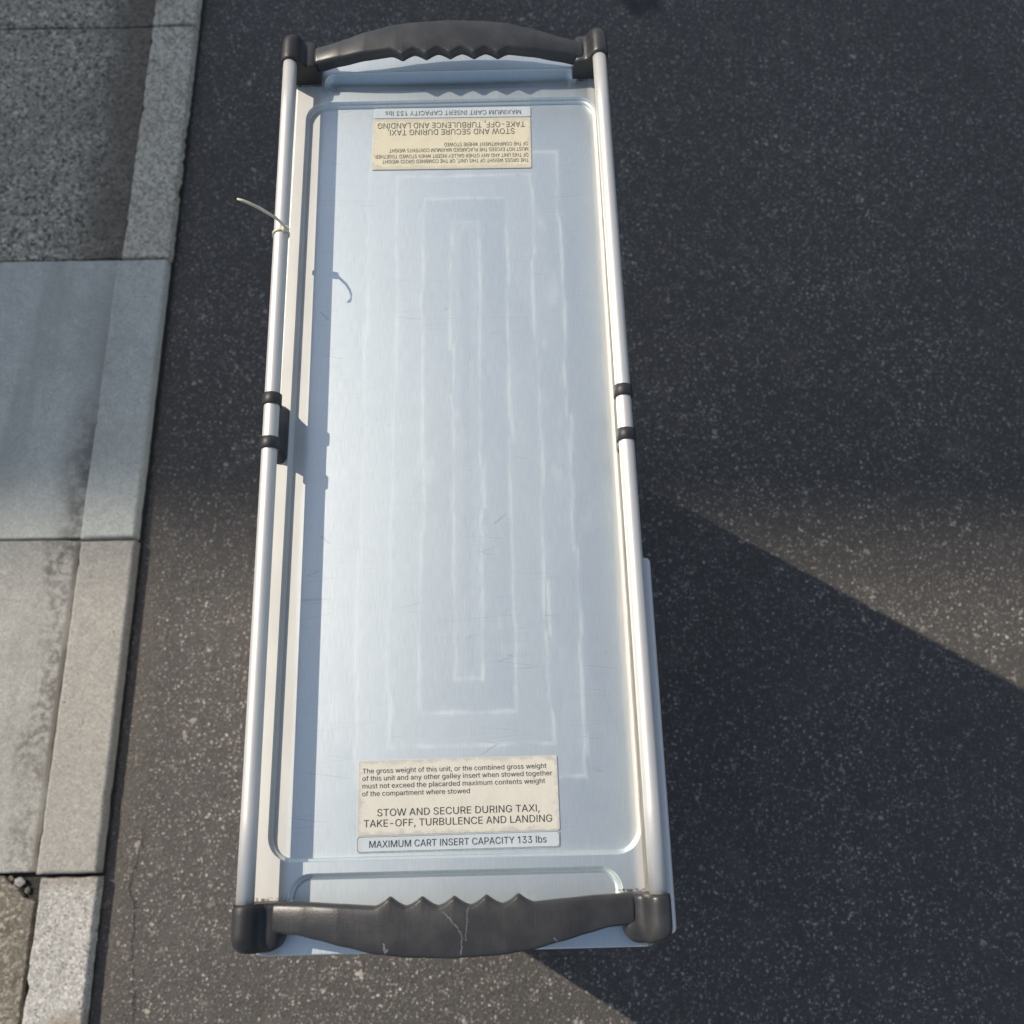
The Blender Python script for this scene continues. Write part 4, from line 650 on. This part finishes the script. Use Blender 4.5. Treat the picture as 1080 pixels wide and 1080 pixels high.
# placards
def text_mesh(bm, txt, xl, xr, base, cap, z):
    n = len(txt); adv = sum(GLYPH_SPACE if c == ' ' else GLYPHS[c][0] for c in txt)
    k = (xr-xl)/adv; ky = cap/509; x = 0
    for c in txt:
        if c == ' ': x += GLYPH_SPACE; continue
        a, v, fs = GLYPHS[c]
        vs = [bm.verts.new((xl+(x+v[2*i])*k, base+v[2*i+1]*ky, z)) for i in range(len(v)//2)]
        for f in fs:
            if len(set(f)) == 3:
                q = bm.faces.new([vs[i] for i in f])
                q.normal_update()
                if q.normal.z < 0: q.normal_flip()
        x += a

def placard(w, h, loc, rot, mat, inkmat, lines, r, label, rim=False):
    bm = bmesh.new(); t = .0009
    R = [[bm.verts.new((x, y, z)) for x, y in rrect(0, 0, w/2-i, h/2-i, max(.0004, r-i), 5)] for i, z in ((0, 0), (0, t*.7), (.0003, t))]
    for A, B in zip(R, R[1:]):
        for k in range(len(A)): bm.faces.new((A[k], A[(k+1) % len(A)], B[(k+1) % len(A)], B[k]))
    bm.faces.new(R[-1])
    if rim:
        A = [bm.verts.new((x, y, t+.0001)) for x, y in rrect(0, 0, w/2-.0005, h/2-.0005, r, 5)]
        B = [bm.verts.new((x, y, t+.0001)) for x, y in rrect(0, 0, w/2-.0008, h/2-.0008, r, 5)]
        for k in range(len(A)):
            f = bm.faces.new((A[k], A[(k+1) % len(A)], B[(k+1) % len(A)], B[k])); f.material_index = 1
    o = link('placard', bm, [mat, M['rimink']], cart, loc); o.rotation_euler.z = rot
    tag(o, label)
    bm = bmesh.new()
    for txt, a, b, base, cap in lines:
        text_mesh(bm, txt, -w/2+a*w, -w/2+b*w, h/2-base*h, cap, 0)
    link('lettering', bm, inkmat, o, (0, 0, t+.00025), recalc=False)
    return o
ZP = ZT+.0001
placard(.1535, .0550, (.0024, -.2988, ZP), rad(.3), M['cream'], M['ink'], [
    ('The gross weight of this unit, or the combined gross weight', .02, .945, .170, .0036),
    ('of this unit and any other galley insert when stowed together', .02, .972, .270, .0036),
    ('must not exceed the placarded maximum contents weight', .02, .935, .372, .0036),
    ('of the compartment where stowed', .02, .56, .475, .0036),
    ('STOW AND SECURE DURING TAXI,', .095, .905, .745, .0052),
    ('TAKE-OFF, TURBULENCE AND LANDING', .03, .965, .885, .0052)], .0015, 'worn cream placard with text in upper and lower case')
placard(.1535, .0119, (.0022, -.33235, ZP), rad(.3), M['pale'], M['ink'], [
    ('MAXIMUM CART INSERT CAPACITY 133 lbs', .06, .935, .70, .0049)], .0022, 'pale capacity placard with a thin dark outline', True)
placard(.1525, .0590, (.0002, .3025, ZP), math.pi+rad(-.6), M['yellow'], M['fadedink'], [
    ('THE GROSS WEIGHT OF THIS UNIT, OR THE COMBINED GROSS WEIGHT', .018, .935, .185, .0041),
    ('OF THIS UNIT AND ANY OTHER GALLEY INSERT WHEN STOWED TOGETHER', .018, .98, .285, .0041),
    ('MUST NOT EXCEED THE PLACARDED MAXIMUM CONTENTS WEIGHT', .018, .895, .400, .0041),
    ('OF THE COMPARTMENT WHERE STOWED', .018, .55, .505, .0041),
    ('STOW AND SECURE DURING TAXI,', .10, .91, .775, .0064),
    ('TAKE-OFF, TURBULENCE AND LANDING', .035, .975, .910, .0064)], .0015, 'yellowed placard printed all in capitals, upside down')
placard(.1525, .0118, (.0010, .3385, ZP), math.pi+rad(-.6), M['pale'], M['fadedink'], [
    ('MAXIMUM CART INSERT CAPACITY 133 lbs', .06, .93, .68, .0052)], .0015, 'pale capacity placard above the yellowed one, upside down')

# door swung open flat against the right side
door = None
bm = bmesh.new()
box(bm, HB+.0022, HB+.0172, -.404, -.104, .125, .952, .0045, 3)
door = link('door', bm, M['panel'], cart)
tag(door, 'door swung right round and lying flat against the side')
bm = bmesh.new()
box(bm, HB+.0174, HB+.0204, -.30, -.20, .80, .86, .0012)
tube(bm, [(HB+.0195, -.285, .83), (HB+.0295, -.280, .83), (HB+.0295, -.220, .83), (HB+.0195, -.215, .83)], .004, 12)
link('latch', bm, M['clip'], door)
for z in (.22, .52, .82):
    bm = bmesh.new()
    tube(bm, [(HB+.0045, -.4055, z), (HB+.0045, -.4055, z+.06)], .0035, 14)
    link('hinge', bm, M['steel'], door)
# casters
for sx in (-1, 1):
    for sy in (-1, 1):
        cx, cy = sx*.105, sy*.31
        bm = bmesh.new()
        box(bm, cx-.03, cx+.03, cy-.03, cy+.03, .079, .0845, .002)
        for s in (-1, 1):
            x0, x1 = sorted((cx+s*.017, cx+s*.021)); box(bm, x0, x1, cy-.015, cy+.025, .042, .0788)
        cas = link('caster', bm, M['steel'], cart)
        bm = bmesh.new()
        tube(bm, [(cx-.014, cy+.006, .0502), (cx-.011, cy+.006, .0502), (cx+.011, cy+.006, .0502), (cx+.014, cy+.006, .0502)], [.045, .05, .05, .045], 32)
        link('wheel', bm, M['rubber'], cas)
for sx, mt in ((-1, 'rubber'), (1, 'rubber')):
    bm = bmesh.new(); box(bm, sx*.045-.03, sx*.045+.03, -.45, -.4085, .09, .102, .004)
    link('brake_pedal', bm, M[mt], cart)

# cable tie on the left rail
tie = tag(empty('cable_tie', (-.1498, .182, ZA)), 'cream nylon cable tie looped round the aluminium rail, tail sticking up', 'cable tie')
L = tie.location
def rel(p): return Vector(p)-L
bm = bmesh.new()
xr = railx(-1, .182); n = 36
prof = [(-.0013, RR+.0002), (-.0013, RR+.0012), (.0013, RR+.0012), (.0013, RR+.0002)]
R = [[bm.verts.new(rel((xr+r*math.cos(2*math.pi*k/n), .1812+y+.0012*math.cos(2*math.pi*k/n-.6), ZA+r*math.sin(2*math.pi*k/n)))) for k in range(n)] for y, r in prof]
R.append(R[0]); loft(bm, R, cap=False)
link('strap', bm, M['tie'], tie)
bm = bmesh.new(); box(bm, -.0030, .0030, -.0024, .0024, -.0022, .0022, .0007)
hd = link('head', bm, M['tie'], tie, (.0052, .001, .0062)); hd.rotation_euler = (0, rad(35), rad(20))
bm = bmesh.new()
pts = [(-.1440, .1825, 1.0262), (-.1452, .1828, 1.0320), (-.1485, .1822, 1.0420), (-.1530, .1812, 1.0505), (-.1590, .1808, 1.0590), (-.1650, .1806, 1.0655), (-.1700, .1806, 1.0698), (-.1742, .1806, 1.0722)]
rings = []
for i, p in enumerate(pts):
    p = Vector(p); t = (Vector(pts[min(i+1, len(pts)-1)])-Vector(pts[max(i-1, 0)])).normalized()
    a = Vector((0, 1, 0)); a = (a-t*a.dot(t)).normalized(); b = t.cross(a)
    w = .00125 if i < len(pts)-2 else (.0011 if i == len(pts)-2 else .0007)
    rings.append([bm.verts.new(rel(p+a*sa*w+b*sb*.0005)) for sa, sb in ((1, 1), (-1, 1), (-1, -1), (1, -1))])
loft(bm, rings)
link('tail', bm, M['tie'], tie)

# ------------------------------------------------------------------ the building whose shade lies over the far part of the road
EDGE_Y = .200          # where the middle of its soft shadow edge lies on the road
H = 22.0
k = H/math.tan(SUN_EL)
by = EDGE_Y+.01+k*math.sin(SUN_AZ)     # front roofline
bld = tag(empty('apartment_building', (-.9-k*math.cos(SUN_AZ), by, 0)), 'plain rendered apartment building far beyond the pavement', 'building')
bld.rotation_euler.z = rad(-2.2)
bx0, bx1, dep = -22.0, 5.0, 11.0
bm = bmesh.new()
def wall_with_windows():
    cols, rows = 9, 6
    cw = (bx1-bx0)/cols; rh = H/rows; rects = []
    xs = [bx0]; zs = [0]
    for c in range(cols): xs += [bx0+c*cw+.7, bx0+(c+1)*cw-.7]
    xs.append(bx1)
    for r in range(rows): zs += [r*rh+.9, r*rh+2.4]
    zs.append(H)
    for i in range(len(xs)-1):
        for j in range(len(zs)-1):
            a, b, c, d = xs[i], xs[i+1], zs[j], zs[j+1]
            if i % 2 == 1 and j % 2 == 1:
                rects.append((a, b, c, d)); q = [(a, c), (b, c), (b, d), (a, d)]
                for (p0, p1) in zip(q, q[1:]+q[:1]):
                    bm.faces.new([bm.verts.new(v) for v in ((p0[0], 0, p0[1]), (p1[0], 0, p1[1]), (p1[0], .2, p1[1]), (p0[0], .2, p0[1]))])
            else:
                bm.faces.new([bm.verts.new(v) for v in ((a, 0, c), (b, 0, c), (b, 0, d), (a, 0, d))])
    return rects
rects = wall_with_windows()
for q in (((bx0, 0), (bx0, dep)), ((bx0, dep), (bx1, dep)), ((bx1, dep), (bx1, 0))):
    (ax, ay), (cx, cy) = q
    bm.faces.new([bm.verts.new(v) for v in ((ax, ay, 0), (cx, cy, 0), (cx, cy, H), (ax, ay, H))])
link('wall', bm, M['wall'], bld)
bm = bmesh.new(); bm.faces.new([bm.verts.new(v) for v in ((bx0, 0, H-.002), (bx1, 0, H-.002), (bx1, dep, H-.002), (bx0, dep, H-.002))])
link('roof', bm, M['roofm'], bld)
for a, b, c, d in rects:
    bm = bmesh.new()
    for x0, x1, z0, z1 in ((a, b, c, c+.06), (a, b, d-.06, d), (a, a+.06, c+.06, d-.06), (b-.06, b, c+.06, d-.06), ((a+b)/2-.03, (a+b)/2+.03, c+.06, d-.06)):
        box(bm, x0, x1, .10, .16, z0, z1)
    w = link('window', bm, M['frame'], bld)
    bm = bmesh.new(); bm.faces.new([bm.verts.new(v) for v in ((a, .15, c), (b, .15, c), (b, .15, d), (a, .15, d))])
    link('pane', bm, M['glass'], w)

# ------------------------------------------------------------------ light, sky, camera
sc = bpy.context.scene
w = bpy.data.worlds.new('World'); sc.world = w; w.use_nodes = True
nt = w.node_tree; sky = nt.nodes.new('ShaderNodeTexSky'); sky.sky_type = 'NISHITA'; sky.sun_disc = False
sky.sun_elevation = SUN_EL; sky.sun_rotation = math.atan2(SUN.x, SUN.y)
sky.air_density = 1.0; sky.dust_density = 1.0; sky.ozone_density = .35
bg = nt.nodes['Background']; 
hs = nt.nodes.new('ShaderNodeHueSaturation'); hs.inputs['Saturation'].default_value = .81     # sky's blue toned down in place of a white balance
nt.links.new(sky.outputs[0], hs.inputs['Color']); nt.links.new(hs.outputs[0], bg.inputs[0]); bg.inputs[1].default_value = .14
sl = bpy.data.lights.new('sun', 'SUN'); sl.energy = 4.6; sl.angle = rad(.5); sl.color = (1, .905, .78)
so = bpy.data.objects.new('sun', sl); C.objects.link(so)
so.rotation_euler = (-SUN).to_track_quat('-Z', 'Y').to_euler(); so.location = (-6, 4, 8)

cam = bpy.data.cameras.new('camera'); co = bpy.data.objects.new('camera', cam); C.objects.link(co)
cam.sensor_width = 36; cam.sensor_fit = 'HORIZONTAL'; cam.lens = 36*1000/1080
cam.clip_start = .05; cam.clip_end = 500
Rm = Matrix.Rotation(rad(-1.39), 4, 'Z') @ Matrix.Rotation(rad(.23), 4, 'Y') @ Matrix.Rotation(rad(18.16), 4, 'X')
co.matrix_world = Matrix.Translation((.046, -.32, 1.742)) @ Rm
cam.dof.use_dof = True; cam.dof.focus_distance = .80; cam.dof.aperture_fstop = cam.lens/3.8
sc.camera = co
sc.view_settings.view_transform = 'Standard'; sc.view_settings.look = 'None'
sc.view_settings.exposure = 0.0; sc.view_settings.gamma = 1.0
